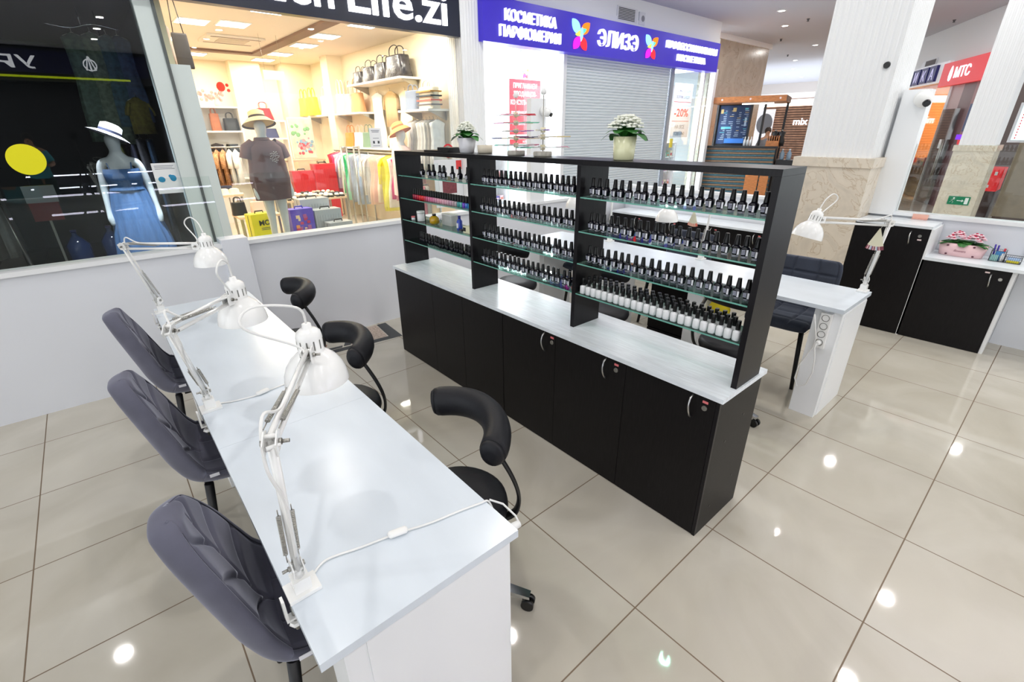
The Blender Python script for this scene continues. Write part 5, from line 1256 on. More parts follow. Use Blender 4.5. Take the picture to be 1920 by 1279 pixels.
hs_ = thing('hanging_sign', 'small grey sign hanging from the shop ceiling', 'sign', (2.72, 9.0, 2.49)); MB().box(-.16, .16, -.006, .006, 0, .13).build('board', M('pale_grey_sign', (176, 180, 176), .4), hs_)
for x in (-.13, .13): MB().cyl((x, 0, .1302), (x, 0, .624), .002, n=5).build('wire', STEEL, hs_)
for i, (x, y) in enumerate(((3.62, 8.3), (3.40, 8.3))):
    g = thing('security_gate', ('steel anti-theft gate nearer the clothes rail', 'steel anti-theft gate nearer the shoe table')[i], 'security gate', (x, y, 0))
    for dx in (-.045, .045): MB().cyl((dx, 0, 0.0), (dx, 0, 1.5), .016, n=12).build('post', STEEL, g)
    MB().cyl((-.045, 0, 1.48), (.045, 0, 1.48), .012, n=8).build('cross_bar', STEEL, g)
# notices on the glass
def sheet(label, loc, w, h, mats, marks, name='window_notice'):
    s = thing(name, label, 'paper notice', loc); MB().box(-w / 2, w / 2, -.0015, 0, -h / 2, h / 2).build('sheet', PAPER, s)
    for nm, mat, boxes in marks:
        m = MB()
        for (a, b, c, d) in boxes: m.box(a * w, b * w, -.0022, -.0016, c * h, d * h)
        m.build(nm, mat, s)
    return s
sheet('white notice with mask icons on the clothes shop window', (3.135, 6.4995, 1.635), .17, .25, None, [('printed_line', PRINT, [(-.35, .35, .36, .40), (-.3, .3, .29, .33), (-.25, .25, -.02, .01), (-.3, .3, -.40, -.37)]), ('face_icon', M('dark_icon', (70, 74, 80), .6), [(-.28, -.12, -.27, -.14), (.12, .28, -.27, -.14)])])
hn = sheet('white sheet with two blue hand pictures on the dark shop window', (.66, 6.4995, 1.27), .23, .31, None, [('printed_line', PRINT, [(-.4, .35, .40, .42), (-.4, .3, .35, .37), (-.4, .38, .30, .32), (-.3, .3, -.36, -.34)])])
m = MB(); m.ball((-.055, -.003, -.01), .032, 1, .06, .9, 12); m.ball((.05, -.003, .0), .030, 1, .06, 1.1, 12); m.ball((.03, -.003, .02), .018, 1, .06, 1, 8); m.build('hand_picture', M('hand_blue', (40, 140, 186), .6), hn)
ys = thing('yellow_sticker', 'bright yellow round warning sticker on the dark shop window', 'sticker', (-.385, 6.4995, 1.50)); MB().cyl((0, -.0015, 0), (0, 0, 0), .135, n=36).build('disc', M('sticker_yellow', (244, 236, 10), .6), ys)

# ---------------------------------------------------------------- dark shop contents
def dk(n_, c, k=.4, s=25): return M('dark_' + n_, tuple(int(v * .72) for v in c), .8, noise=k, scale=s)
gs = [('patterned green scarf dress', (96, 122, 104), .50, 2.55, 1.0), ('green striped scarf dress', (110, 130, 110), .68, 2.62, 1.15), ('blue patterned dress', (70, 96, 130), .84 - .12, 2.75, .9)]
gr = thing('garment_rack', 'chrome wavy garment rail high in the dark shop', 'clothes rail', (.45, 7.75, 2.80))
MB().tube([tuple(cat([(-.35, 0, 0), (-.15, 0, -.02), (.05, 0, .03), (.28, 0, 0)], t / 20)) for t in range(21)], .008, 8).build('rail', CHROME, gr); MB().cyl((-.05, 0, .0), (-.05, 0, .178), .006, n=6).build('drop_rod', CHROME, gr)
for i, (nm, c, x, z, h) in enumerate((('green patterned', (92, 116, 100), .30, 2.78, 1.15), ('pale green striped', (120, 138, 118), .46, 2.80, 1.20), ('blue-green', (76, 110, 124), .60, 2.79, 1.0), ('slate blue', (70, 92, 130), .70, 2.79, .95))):
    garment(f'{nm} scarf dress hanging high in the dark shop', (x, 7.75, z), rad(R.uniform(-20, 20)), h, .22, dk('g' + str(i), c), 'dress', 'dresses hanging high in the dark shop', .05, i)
g2 = thing('garment_rack', 'chrome wavy garment rail at mid height in the dark shop', 'clothes rail', (.55, 7.85, 1.72))
MB().tube([tuple(cat([(-.25, 0, 0), (-.08, 0, -.02), (.1, 0, .03), (.26, 0, .01)], t / 20)) for t in range(21)], .008, 8).build('rail', CHROME, g2); MB().cyl((.0, 0, .0), (0, .0, 1.258), .006, n=6).build('drop_rod', CHROME, g2)
for i, (nm, c, x) in enumerate((('olive', (110, 116, 50), .42), ('navy', (54, 56, 84), .52), ('grey speckled', (100, 100, 110), .63), ('deep blue', (52, 84, 120), .72))):
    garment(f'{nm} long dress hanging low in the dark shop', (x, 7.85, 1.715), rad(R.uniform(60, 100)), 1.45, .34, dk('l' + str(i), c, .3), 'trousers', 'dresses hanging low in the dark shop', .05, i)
garment('mustard yellow top hanging near the mullion in the dark shop', (.70, 7.7, 2.16), rad(20), .45, .24, dk('must', (150, 140, 60), .3), 'shirt')
for i, (x, y) in enumerate(((-.34, 8.6), (.03, 8.7))):
    b = thing('water_bottle', ('large blue water bottle on the dark shop floor by the red sign', 'large blue water bottle on the dark shop floor nearer the mannequin')[i], 'bottle', (x, y, .18 if i > 5 else 0.0), 0, 'blue water bottles')
    MB().lathe([(.12, 0), (.13, .02), (.13, .16), (.125, .18), (.13, .2), (.13, .36), (.06, .45), (.03, .48), (.03, .52)], n=24).build('bottle_body', M('blue_pet', (40, 64, 120), .1, alpha_trans=.3), b); MB().cyl((0, 0, .5202), (0, 0, .55), .033, n=14).build('cap', M('blue_cap.001', (40, 50, 110), .4), b)
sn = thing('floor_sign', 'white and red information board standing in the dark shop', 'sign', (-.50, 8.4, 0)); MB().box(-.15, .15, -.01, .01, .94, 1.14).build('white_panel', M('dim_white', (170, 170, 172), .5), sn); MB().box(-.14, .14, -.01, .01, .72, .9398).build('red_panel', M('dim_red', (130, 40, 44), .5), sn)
MB().box(-.012, .012, -.01, .01, 0, .7198).build('stand', STEEL, sn)
wr = thing('clothes_rail', 'rail of pale tiered skirts at the edge of the dark shop', 'clothes rail', (-1.0, 8.2, 0))
MB().tube([(-.5, 0, 1.28), (-.05, 0, 1.34), (.28, 0, 1.36)], .009, 8).build('rail', CHROME, wr); MB().tube([(.13, -.05, 1.0), (.20, -.06, .02)], .022, 10).build('upright', STEEL, wr)
MB().cyl((-.3, 0, 0), (-.3, 0, 1.30), .012, n=8).build('upright', STEEL, wr)
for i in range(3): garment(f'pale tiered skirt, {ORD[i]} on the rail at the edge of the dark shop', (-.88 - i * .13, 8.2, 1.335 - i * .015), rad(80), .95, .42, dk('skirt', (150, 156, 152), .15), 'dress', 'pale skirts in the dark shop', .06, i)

# ---------------------------------------------------------------- cosmetics shop contents
def hbar(m, x0, x1, y0, y1, z0, z1): return m.box(x0, x1, y0, y1, z0, z1)
GREYSH = M('roller_shutter_grey', (214, 222, 228), .5)
rs_ = thing('roller_shutter', 'closed grey roller shutter under the blue sign', 'shutter', (8.43, 6.49, 0))
m = MB(); nz = 58
for i in range(nz):
    z = .06 + i * 2.86 / nz; dz = 2.86 / nz
    m._new([(-1.625, 0.012, z), (1.625, 0.012, z), (1.625, -.006, z + dz * .3), (-1.625, -.006, z + dz * .3), (1.625, -.008, z + dz * .75), (-1.625, -.008, z + dz * .75), (1.625, .012, z + dz * .97), (-1.625, .012, z + dz * .97), (1.625, .012, z + dz), (-1.625, .012, z + dz)], [(0, 1, 2, 3), (3, 2, 4, 5), (5, 4, 6, 7), (7, 6, 8, 9)])
m.build('curtain', GREYSH, rs_); MB().box(-1.625, 1.625, -.02, .02, 0, .0595).build('bottom_bar', ALU, rs_)
SPOT = M('grey_spot_body', (120, 120, 128), .4)
for i, (x, y, z) in enumerate(((5.3, 7.4, 3.0), (5.9, 7.4, 3.02), (6.45, 7.3, 3.05), (5.2, 8.2, 2.95), (6.2, 8.2, 3.0), (6.6, 8.0, 3.05), (5.6, 9.0, 2.95))):
    t = thing('track_spot', f'grey track spotlight in the cosmetics shop, {ORD[i]} of the cluster from the pilaster', 'spotlight', (x, y, z + .12), rad(20 * i), 'track spotlights')
    MB().box(-.14, .14, -.012, .012, .0, .02).build('track', SPOT, t); MB().cyl((0, 0, .0202), (0, 0, 3.55 - z - .12), .005, n=6).build('rod', SPOT, t); MB().cyl((0, 0, -.002), (0, 0, -.05), .008, n=8).build('yoke', SPOT, t)
    MB().cyl((-.01, .0, -.05), (.03, -.05, -.15), .038, .042, 14).build('spot_head', SPOT, t)
bn = thing('poster_banner', 'tall red and white hiring banner in the cosmetics shop window', 'banner', (6.52, 7.2, 1.15), 0)
MB().box(-.42, .42, 0, .004, 0, 1.62).build('sheet', PAPER, bn); BR = M('banner_red', (206, 34, 48), .5)
MB().box(-.385, .385, -.002, -.0002, .50, 1.41).build('red_field', BR, bn); MB().box(-.385, .385, -.002, -.0002, .34, .42).build('red_field', BR, bn)
WT = M('banner_white', (244, 244, 246), .5)
for s, z, sz, w in (('ПРИГЛАШАЕМ', 1.27, .11, .58), ('ПРОДАВЦОВ-', 1.14, .11, .56), ('КОНСУЛЬТАНТОВ', 1.00, .11, .72), ('ДОСТОЙНАЯ ОПЛАТА ТРУДА', .85, .06, .70), ('ПО НОМЕРУ ТЕЛЕФОНА', .66, .06, .62), ('ИЛИ', .355, .055, .12)):
    text('lettering', s, sz, WT, (0, -.004, z), parent=bn, depth=.001, bold=.01, width=w)
text('lettering', 'МЫ ЖДЕМ ТЕБЯ', .09, M('banner_grey', (130, 120, 130), .5), (0, -.004, .16), parent=bn, depth=.001, width=.66)
butterfly(bn, (0, -.003, 1.51), .15, [M('b_' + str(i), c, .5) for i, c in enumerate(((140, 190, 226), (236, 130, 60), (220, 60, 170), (216, 60, 70), (180, 210, 90), (80, 180, 170)))], 'butterfly_mark')
for x in (-.43, .43): MB().cyl((x, .002, -1.15), (x, .002, 1.66), .008, n=8).build('frame_pole', M('frame_green', (120, 200, 170), .4), bn)
po = thing('sale_poster', 'white and red sale poster in the far window of the cosmetics shop', 'poster', (11.44, 6.95, 1.535))
MB().box(-.40, .40, 0, .004, 0, 1.18).build('sheet', M('poster_pale', (206, 214, 222), .5), po); DK = M('poster_grey', (110, 120, 136), .5)
for s, z, sz, w, mt2 in (('ТОЛЬКО СЕГОДНЯ', 1.0, .09, .6, DK), ('ПОЛУЧИ СКИДКУ', .86, .09, .6, DK), ('-20%', .47, .24, .62, BR), ('НА ВСЕ', .20, .11, .42, DK), ('ТОВАРЫ!', .05, .11, .48, DK)): text('lettering', s, sz, mt2, (0, -.002, z), parent=po, depth=.001, bold=.012, width=w)
m = MB(); m.box(-.38, .38, -.0012, -.0002, .78, .79); m.box(-.38, .38, -.0012, -.0002, .36, .37); m.build('red_rule', BR, po)
yt = thing('price_tag_board', 'small yellow board below the sale poster', 'sign', (11.15, 6.95, 1.31)); MB().box(-.01, .01, 0, .004, -1.31, 0).build('stand', STEEL, yt); MB().box(-.07, .07, 0, .004, 0, .2).build('sheet', M('tag_yellow', (230, 200, 60), .5), yt)
def product_shelf(label, loc, w, rows, z0, dz, n, seed):
    s = thing('product_shelf', label, 'shelf unit', loc); r = random.Random(seed)
    for x in (-w / 2 - .0155, w / 2 + .0155): MB().box(x - .015, x + .015, -.15, .15, 0, z0 + rows * dz).build('side_panel', EW, s)
    for k in range(rows + 1): MB().box(-w / 2, w / 2, -.15, .15, z0 + k * dz - .02, z0 + k * dz).build('board', EW, s)
    MB().box(-w / 2, w / 2, .1502, .16, 0, z0 + rows * dz).build('back_panel', EW, s)
    return s
PR = [M('prod_' + str(i), c, .4) for i, c in enumerate(((230, 130, 100), (200, 120, 200), (240, 200, 210), (120, 110, 130), (236, 226, 200), (150, 190, 170), (206, 60, 80), (90, 80, 150), (236, 160, 80)))]
def products(x0, x1, y, z, n, where):
    for i in range(n):
        h = R.uniform(.07, .16); w = (x1 - x0) / n * .4
        o = MB().use(PR[R.randrange(9)]).box(-w, w, -.05, .05, 0, h).use(PR[R.randrange(9)]).box(-w * .6, w * .6, -.0506, -.05, h * .2, h * .6).build('cosmetics_box'); o.location = (x0 + (x1 - x0) * (i + .5) / n, y, z + .0002)
        tag(o, f'small cosmetics box {where}, {ORD[i % 26]} along', 'box', 'cosmetics boxes ' + where)
for i, (x, y, w) in enumerate(((5.75, 8.3, 1.5), (7.35, 8.6, 1.3), (5.55, 7.35, 1.0))):
    lab = ('wide white product shelf behind the hiring banner', 'white product shelf behind the shutter edge', 'low white product shelf next to the pilaster')[i]
    rows, z0, dz = (3, .5, .33) if i < 2 else (2, .5, .40); product_shelf(lab, (x, y, 0), w, rows, z0, dz, 0, i)
    if i == 1: continue
    for k in range(rows): products(x - w / 2 + .03, x + w / 2 - .03, y - .05, z0 + k * dz, 9, ('on the wide shelf', '', 'on the low shelf by the pilaster')[i] + f', {("lower", "middle", "upper")[k]} board')
product_shelf('white product shelf in the far window below the sale poster', (11.2, 7.3, 0), 1.0, 3, .4, .34, 0, 5)
for k in range(3): products(10.72, 11.68, 7.25, .4 + k * .34, 7, f'under the sale poster, {("lower", "middle", "upper")[k]} board')

tt = bag('tote_bag', 'large dark tote bag hung by long straps near the pale mullion in the clothes shop', (1.19, 7.0, 2.38), rad(0), .16, .34, .05, M('charcoal_canvas', (84, 80, 82), .8), 0, .95)
for sx in (-.05, .05): MB().tube([(sx, 0, .33), (sx * .4, 0, .70)], .005, 6).build('strap', BLACKPLASTIC, tt)
garment('beige and grey garment hanging high against the pale mullion in the clothes shop', (1.13, 7.35, 2.90), rad(80), .55, .30, cloth('mullion', (170, 150, 140)), 'dress')
MB().cyl((0, 0, .70), (0, 0, .7175), .01, n=8).build('hook', STEEL, tt)

nb_ = thing('notice_board', 'white notice board with a red corner label, behind the far bay of the display shelf', 'notice board', (4.28, 6.47, .62))
MB().box(-.27, .25, 0, .02, 0, .70).build('board', M('notice_white', (214, 216, 220), .5), nb_); MB().box(.13, .23, -.004, -.0002, .55, .68).build('red_label', M('label_red', (206, 50, 50), .5), nb_)
MB().box(-.14, .12, -.004, -.0002, .20, .40).build('dark_picture', M('maroon_picture', (110, 44, 54), .5, noise=.3, scale=30), nb_); MB().cyl((-.1, -.004, .56), (-.1, -.0002, .56), .045, n=18).build('round_mark', M('mark_grey', (120, 124, 130), .5), nb_)
for x in (-.2, .2): MB().box(x - .015, x + .015, 0, .02, -.62, -.0005).build('leg', STEEL, nb_)
rr_ = thing('prohibition_sticker', 'red ring sticker above the notice board behind the display shelf', 'sticker', (4.30, 6.4995, 1.44)); MB().lathe([(.075, -.0015), (.10, -.0015), (.10, .0), (.075, .0)], n=28, mtx=Matrix.Rotation(pi / 2, 4, 'X'), cap=False).build('ring', M('ring_red', (206, 40, 50), .5), rr_)

# ---------------------------------------------------------------- coffee kiosk (turned in the hall)
KW = M('varnished_pine', (178, 112, 62), .4, noise=.3, scale=6, stretch=(2, 12, 12))
KB = M('kiosk_black', (24, 24, 28), .5)
KR = Matrix(((-.2924, .9563, 0, 12.5), (.9563, .2924, 0, 4.98), (0, 0, 1, 0), (0, 0, 0, 1)))   # x along the front, y into the kiosk
kk = thing('coffee_kiosk', 'coffee kiosk with a wooden canopy and a teal-striped counter', 'kiosk', (12.5, 4.98, 0), math.atan2(.9563, -.2924))
# children are laid out with local x along the front and local y = -depth (the frame is turned about z only)
def kb(x0, x1, d0, d1, z0, z1): return MB().box(x0, x1, -d1, -d0, z0, z1)
kb(0, 1.62, -.08, 1.25, 2.285, 2.41).build('canopy', KW, kk, bevel=.004)
c_ = MB()
for i in range(3):
    c_.cyl((.12 + i * .62, .0805, 2.35), (.12 + i * .62, .086, 2.35), .022, n=14)
c_.build('round_boss', M('boss_pale', (226, 206, 206), .4), kk)
for k in range(12): pass
m = MB()
for k in range(13): m.box(-.006, -.0005, -.02 - .095 * k - .06, -.02 - .095 * k, 2.285, 2.41)
m.build('canopy_slat', M('dark_pine', (96, 62, 38), .5), kk)
kb(.0, 1.62, .06, 1.2, 0, 1.02).build('counter_body', KB, kk)
kb(-.02, 1.64, .0, .5, 1.285, 1.33).build('counter_top', KB, kk)
kb(.0, 1.62, .08, .45, 1.0201, 1.2849).build('counter_riser', KB, kk)
SL = M('weathered_teal_slat', (44, 84, 98), .6, noise=.4, scale=8, stretch=(2, 12, 12)); SB = M('weathered_brown_slat', (116, 92, 70), .6, noise=.35, scale=8, stretch=(2, 12, 12))
m = MB()
for k in range(26):
    m.use(SL if k % 2 == 0 else SB); z = .06 + k * .0475; m.box(0.02, 1.62, .0 - .0595, .0 - .028 + (.006 if k % 2 else 0), z, z + .040)
m.build('slat_cladding', None, kk)
for (x0, x1) in ((.27, .56), (.05, .24)):
    kb(x0, x1, -.0, .027, .22, .83 if x0 > .2 else .80).build('door_board', KW, kk)
for x in (.02, .50, .80, 1.60): kb(x - .025, x + .025, .86, .91, 1.02, 2.284).build('frame_post', KB, kk)
kb(.80, 1.60, .95, .98, 1.30, 2.284).build('back_wall', KB, kk)
for yy in (.1, 1.15): kb(1.585, 1.615, yy, yy + .04, 1.331 if yy < .5 else 1.021, 2.284).build('corner_post', KB, kk)
lt = MB().box(.3, 1.0, -.6, -.56, 2.262, 2.284).build('strip_light', emis('kiosk_strip', (255, 244, 230), 5), kk)
mb_ = thing('menu_board', 'dark blue chalk menu board at the back of the coffee kiosk', 'menu board', tuple(KR @ Vector((1.18, .93, 1.36))), math.atan2(.9563, -.2924))
BOARD = M('chalkboard_blue', (24, 50, 92), .6, noise=.25, scale=6)
MB().box(-.37, .37, -.01, .01, 0, .90).build('board', BOARD, mb_)
CH = [M('chalk_' + str(i), c, .8) for i, c in enumerate(((170, 190, 210), (200, 176, 120), (90, 180, 196)))]
r2 = random.Random(3); cm = MB()
for c in range(4):
    for k in range(17):
        if r2.random() < .22: continue
        cm.use(CH[0 if r2.random() < .72 else r2.randrange(3)]); x = -.32 + c * .17; cm.box(x, x + r2.uniform(.04, .13), .0102, .0125, .10 + k * .042, .112 + k * .042)
for (x, z, w, h, k) in ((.28, .72, .08, .1, 1), (-.02, .76, .1, .09, 1), (-.30, .42, .06, .2, 0), (.05, .36, .3, .05, 2), (-.30, .80, .1, .04, 2)): cm.use(CH[k]); cm.box(x, x + w * .8, .0102, .0125, z, z + h)
cm.build('chalk_mark', None, mb_)
MB().box(-.30, .16, .0102, .03, .02, .13).build('blue_strip', M('kiosk_blue_strip', (50, 110, 190), .4, emit=.3), mb_)
for i in range(3):
    o = MB().lathe([(.03, 0), (.03, .12), (.012, .16), (.012, .21)], n=12).build('syrup_bottle', M('syrup_white', (220, 222, 224), .4)); o.location = KR @ Vector((.62 + i * .07, .35, 1.3302)); tag(o, f'white syrup bottle on the kiosk counter, {ORD[i]} from the wooden organiser', 'bottle', 'syrup bottles')
og2 = thing('wooden_organiser', 'wooden cup and straw organiser on the kiosk counter', 'organiser', tuple(KR @ Vector((.13, .25, 1.3302))), math.atan2(.9563, -.2924))
MB().box(-.14, .14, -.10, .10, 0, .03).build('base', KW, og2)
for k in range(6): MB().box(-.13 + k * .047, -.115 + k * .047, -.09, .09, .0302, .23).build('divider', KW, og2)
MB().box(-.135, .135, .0902, .1, .0302, .12).build('front_panel', KW, og2)
for i in range(2):
    o = thing('coffee_grinder', ('dark coffee grinder behind the organiser on the kiosk counter', 'dark coffee grinder at the kiosk corner')[i], 'grinder', tuple(KR @ Vector((-.02 + i * .14, .42, 1.3302)))); MB().lathe([(.08, 0), (.09, .12), (.06, .2), (.08, .3), (.03, .33)], n=14).build('grinder_body', KB, o); MB().cyl((.0, 0, .3302), (0, 0, .36), .02, n=10).build('knob', STEEL, o)
for i in range(2):
    o = thing('water_jug', ('clear plastic bottle on a low ledge of the kiosk corner', 'second clear plastic bottle on the kiosk corner ledge')[i], 'bottle', tuple(KR @ Vector((-.12 - i * .15, .3, 1.03)))); MB().lathe([(.05, 0), (.055, .02), (.055, .14), (.02, .2), (.02, .22)], n=14).build('bottle_body', M('jug_clear', (170, 200, 226), .15, alpha_trans=.4), o); MB().cyl((0, 0, .2202), (0, 0, .24), .022, n=10).build('cap', PLASTICWHITE, o)
o = thing('low_cabinet', 'black side cabinet at the corner of the coffee kiosk', 'cabinet', tuple(KR @ Vector((-.22, .3, 0))), math.atan2(.9563, -.2924)); MB().box(-.19, .19, -.2, .2, 0, 1.029).build('body', KB, o)
# far shops behind the kiosk
FARB = M('far_brick_warm', (176, 134, 108), .6, noise=.3, scale=6)
struct(MB().box(21.06, 21.2, 4.5, 13.4, 0, 2.95).build('wall_far_shop', M('far_white_wall_glow', (238, 238, 240), .6, emit=.25)))  # wall is no lamp, its brightness is put in as a faint glow
fs = thing('far_shop_front', 'far shop front with slatted brown wall and a lit sign beyond the kiosk', 'shop front', (21.0, 8.75, 0), rad(-90))
m = MB()
for k in range(24): m.box(-.3, 3.9, -.03, .0, .6 + k * .085, .65 + k * .085)
m.build('slat_wall', FARB, fs); MB().box(-.4, 4.0, .0, .05, 0, 2.75).build('back_board', M('far_dark', (120, 92, 78), .6), fs)
MB().box(-.4, 4.0, -.06, -.031, 2.5, 2.72).build('light_strip', emis('far_strip', (255, 250, 244), 3.0), fs)
text('lettering', 'mix', .34, LETTER, (1.05, -.04, 1.85), parent=fs, depth=.01, bold=.01)
ad = thing('portrait_poster', 'tall light poster with a portrait in the hall beyond the kiosk', 'poster', (20.6, 8.95, .75), rad(-90)); MB().box(-.42, .42, 0, .04, 0, 1.65).build('sheet', M('poster_white', (232, 232, 236), .5, emit=.4), ad); MB().ball((.1, -.006, 1.15), .3, 1, .02, 1.2, 16).build('portrait_shape', M('portrait_grey', (130, 130, 136), .6), ad)
for x in (-.38, .38): MB().box(x - .03, x + .03, .0, .04, -.75, -.0005).build('stand_leg', STEEL, ad)
def person(name, label, loc, rz, shirt, pants, hairc, arms, k=1.0, skinc=(190, 146, 120), vs=None):
    p = thing(name, label, 'person', loc, rz)
    V = [(0, 0, .95), (0, .01, 1.10), (0, 0, 1.30), (0, .01, 1.45), (0, 0, 1.53), (0, -.015, 1.62), (0, -.01, 1.72)]; E = [(i, i + 1) for i in range(6)]
    Rd = [(.155, .105), (.145, .10), (.165, .11), (.09, .065), .052, (.07, .09), (.055, .07)]
    for sgn, arm in zip((-1, 1), arms):
        n = len(V); V += [(sgn * .175, .01, 1.42)] + list(arm); E += [(3, n)] + [(n + i, n + i + 1) for i in range(len(arm))]; Rd += [.055, .042, .030, (.02, .04)][:1 + len(arm)]
        n = len(V); V += [(sgn * .09, 0, .85), (sgn * .10, -.01, .48), (sgn * .10, .02, .09), (sgn * .105, -.10, .035)]; E += [(0, n), (n, n + 1), (n + 1, n + 2), (n + 2, n + 3)]; Rd += [.088, .058, .042, .036]
    skin('body', [(x * k, y * k, z * k) for x, y, z in V], E, [tuple(q * k for q in r) if isinstance(r, tuple) else r * k for r in Rd], M('skin_tone', skinc, .6), p)
    MB().lathe([(.175, .92), (.165, 1.08), (.185, 1.28), (.18, 1.38), (.10, 1.455), (.062, 1.49)], n=32, sx=k, sy=.70 * k, cap=False).build('shirt', shirt, p)
    s = MB()
    for sgn, arm in zip((-1, 1), arms): a = Vector((sgn * .15, .01, 1.41)); b = Vector(arm[0]); s.tube([a, a.lerp(b, .5), a.lerp(b, .8)], [.072, .070, .066], 14, cap=False)
    s.build('sleeve', shirt, p)
    t = MB()
    for sgn in (-1, 1): t.tube([(sgn * .075, 0, .93), (sgn * .09, 0, .82), (sgn * .10, -.01, .48), (sgn * .10, .02, .10)], [.10, .105, .078, .062], 16)
    t.build('trousers', pants, p)
    h = MB(); h.ball((0, .014, 1.665), .098, .92, 1.02, 1.02, 16); h.build('hair', M('hair_' + name, hairc, .7), p)
    f = MB()
    for sx in (-1, 1): f.ball((sx * .030, -.098, 1.635), .010, 1, .5, .7, 8)
    f.ball((0, -.112, 1.605), .014, .8, .9, 1.4, 8); f.build('face_features', M('face_shade_' + name, (120, 84, 68), .6), p)
    for sx in (-1, 1):
        hb = Vector([a for a in arms][0 if sx < 0 else 1][-1])
    sh = MB()
    for sgn in (-1, 1): sh.lathe([(.052, 0), (.055, .03), (.04, .075)], (sgn * .10, -.03, .0), 14, sx=.9, sy=2.2)
    sh.build('shoe', BLACKPLASTIC, p)
    return p
person('person', 'person in a grey top with dark hair walking in the hall beyond the kiosk', (15.6, 7.05 - .5, 0), rad(-60), M('grey_top', (120, 120, 126), .8), M('dark_trousers', (40, 42, 50), .8), (50, 36, 30), ([(-.23, 0, 1.16), (-.24, -.08, .93), (-.24, -.11, .84)], [(.23, 0, 1.16), (.24, -.08, .93), (.24, -.11, .84)]))

# ---------------------------------------------------------------- shops on the far side: facade turned in plan
FN = Vector((-.4907, .8713, 0)).normalized(); FT = Vector((.8713, .4907, 0)).normalized()
# points of the facade plane: FN.P = -5.5 ; local x = distance along FT, facing FN
fa = math.atan2(-FT.y, -FT.x)
def fp_(t, z, off=0.0): v = FT * t + FN * (-5.5 + off); return (v.x, v.y, z)
fac = bpy.data.objects.new('wall_shop_row', None); COL.objects.link(fac); fac.location = fp_(0, 0); fac.rotation_euler = (0, 0, fa); struct(fac)
# local x runs towards -t, local -y faces the hall
def fbox(t0, t1, o0, o1, z0, z1): return MB().box(-t1, -t0, -o1, -o0, z0, z1)
struct(fbox(13.3, 30, -.3, 0, 3.05, CZ).build('wall_fascia', PLASTER, fac))
ROSE = M('rose_panel', (150, 104, 104), .35); ROSED = M('dark_rose_panel', (96, 56, 58), .3); ROSEL = M('pale_rose_panel', (184, 156, 156), .35)
for t0, t1, mt2 in ((14.75, 15.35, ROSEL), (14.2, 14.75, ROSED), (13.3, 14.2, ROSE)): struct(fbox(t0, t1, -.12, -.02, 0, 2.6).build('wall_panel', mt2, fac))
struct(fbox(15.35, 22, -4.2, -4.1, 0, 3.2).build('wall_warm_shop_back', CREAM, fac))
struct(fbox(19.6, 19.7, -4.1, -.1, 0, 3.05).build('wall_warm_shop_end', M('warm_orange_wall', (226, 150, 90), .6), fac))
struct(fbox(15.35, 22, -4.1, -.3, 3.0, 3.05).build('ceiling_warm_shop', M('warm_shop_ceiling', (206, 196, 186), .7), fac))
struct(fbox(15.40, 21.9, -.06, -.05, .05, 2.75).build('window_6', SHOPGLASS, fac))
struct(fbox(15.30, 15.42, -.10, .0, 0, 3.05).build('trim_16', ALU, fac))
struct(fbox(15.18, 15.28, -4.2, -.1, 0, 3.05).build('wall_warm_shop_west', M('grey_side_wall', (120, 108, 104), .6), fac))
al = area_light('warm_shop_light', (-17.5, 2.0, 2.9), 3.2, 300.0, (255, 214, 160), fac, 2.0)
def ft(name, label, catg, t, z, off=0.0): return thing(name, label, catg, fp_(t, z, off), fa)
os_ = ft('shop_sign', 'white fascia sign with dark blue letter tiles over a far shop', 'sign', 17.6, 2.72); MB().box(-1.9, 1.95, -.08, 0, 0, .44).build('sign_board', M('sign_white', (230, 230, 236), .4, emit=.2), os_)
NAVY = M('navy_tile', (34, 34, 110), .4)
for i, ch_ in enumerate('ОПТИКА'):
    x = -1.25 + i * .50; MB().box(x - .20, x + .20, -.14, -.0805, .04, .40).build('letter_tile', NAVY, os_); text('lettering', ch_, .34, M('letter_pale', (190, 186, 226), .4, emit=.4), (x, -.142, .09), parent=os_, depth=.006, bold=.01)
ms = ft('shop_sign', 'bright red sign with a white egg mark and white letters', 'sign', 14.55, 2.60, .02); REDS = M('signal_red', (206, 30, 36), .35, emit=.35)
MB().box(-1.25, 1.15, -.10, 0, 0, .50).build('sign_board', REDS, ms)
MB().lathe([(.0001, -.16), (.06, -.13), (.085, -.05), (.075, .05), (.04, .14), (.0001, .17)], (-.72, -.11, .25), 20, sy=.2, cap=False).build('egg_mark', LETTERSOFT, ms)
text('lettering', 'МТС', .30, LETTERSOFT, (-.17, -.105, .15), parent=ms, depth=.01, bold=.01, width=.72)
vg = ft('wall_vent', 'grey air grille in the wall above the letter-tile sign', 'vent', 17.1, 3.17, .0); MB().box(-.45, .45, -.03, 0, 0, .16).build('vent_frame', ALU, vg); MB().box(-.2, .42, -.036, -.0305, .02, .14).build('louvre', M('vent_dark.001', (96, 90, 90), .6), vg)
gd = ft('glass_door', 'glass door with a long steel handle beside the rose wall panels', 'door', 14.9, 0, .02); MB().box(-.44, .44, -.012, 0, .01, 2.1).build('leaf', SHOPGLASS, gd); MB().cyl((.30, -.05, .55), (.30, -.05, 1.45), .018, n=10).build('handle', STEEL, gd); MB().cyl((.22, -.05, .55), (.22, -.05, 1.45), .018, n=10).build('handle', STEEL, gd); MB().box(-.05, .06, -.0135, -.0122, 1.25, 1.45).build('notice_patch', PAPER, gd)
sg2 = ft('red_notice', 'small red and white round notice on the far rose wall', 'sign', 14.0, 1.2, .0); MB().cyl((0, 0, .25), (0, -.012, .25), .12, n=20).build('disc', REDS, sg2); MB().box(-.07, .07, -.01, 0, -.15, .12).build('notice_patch', PAPER, sg2)
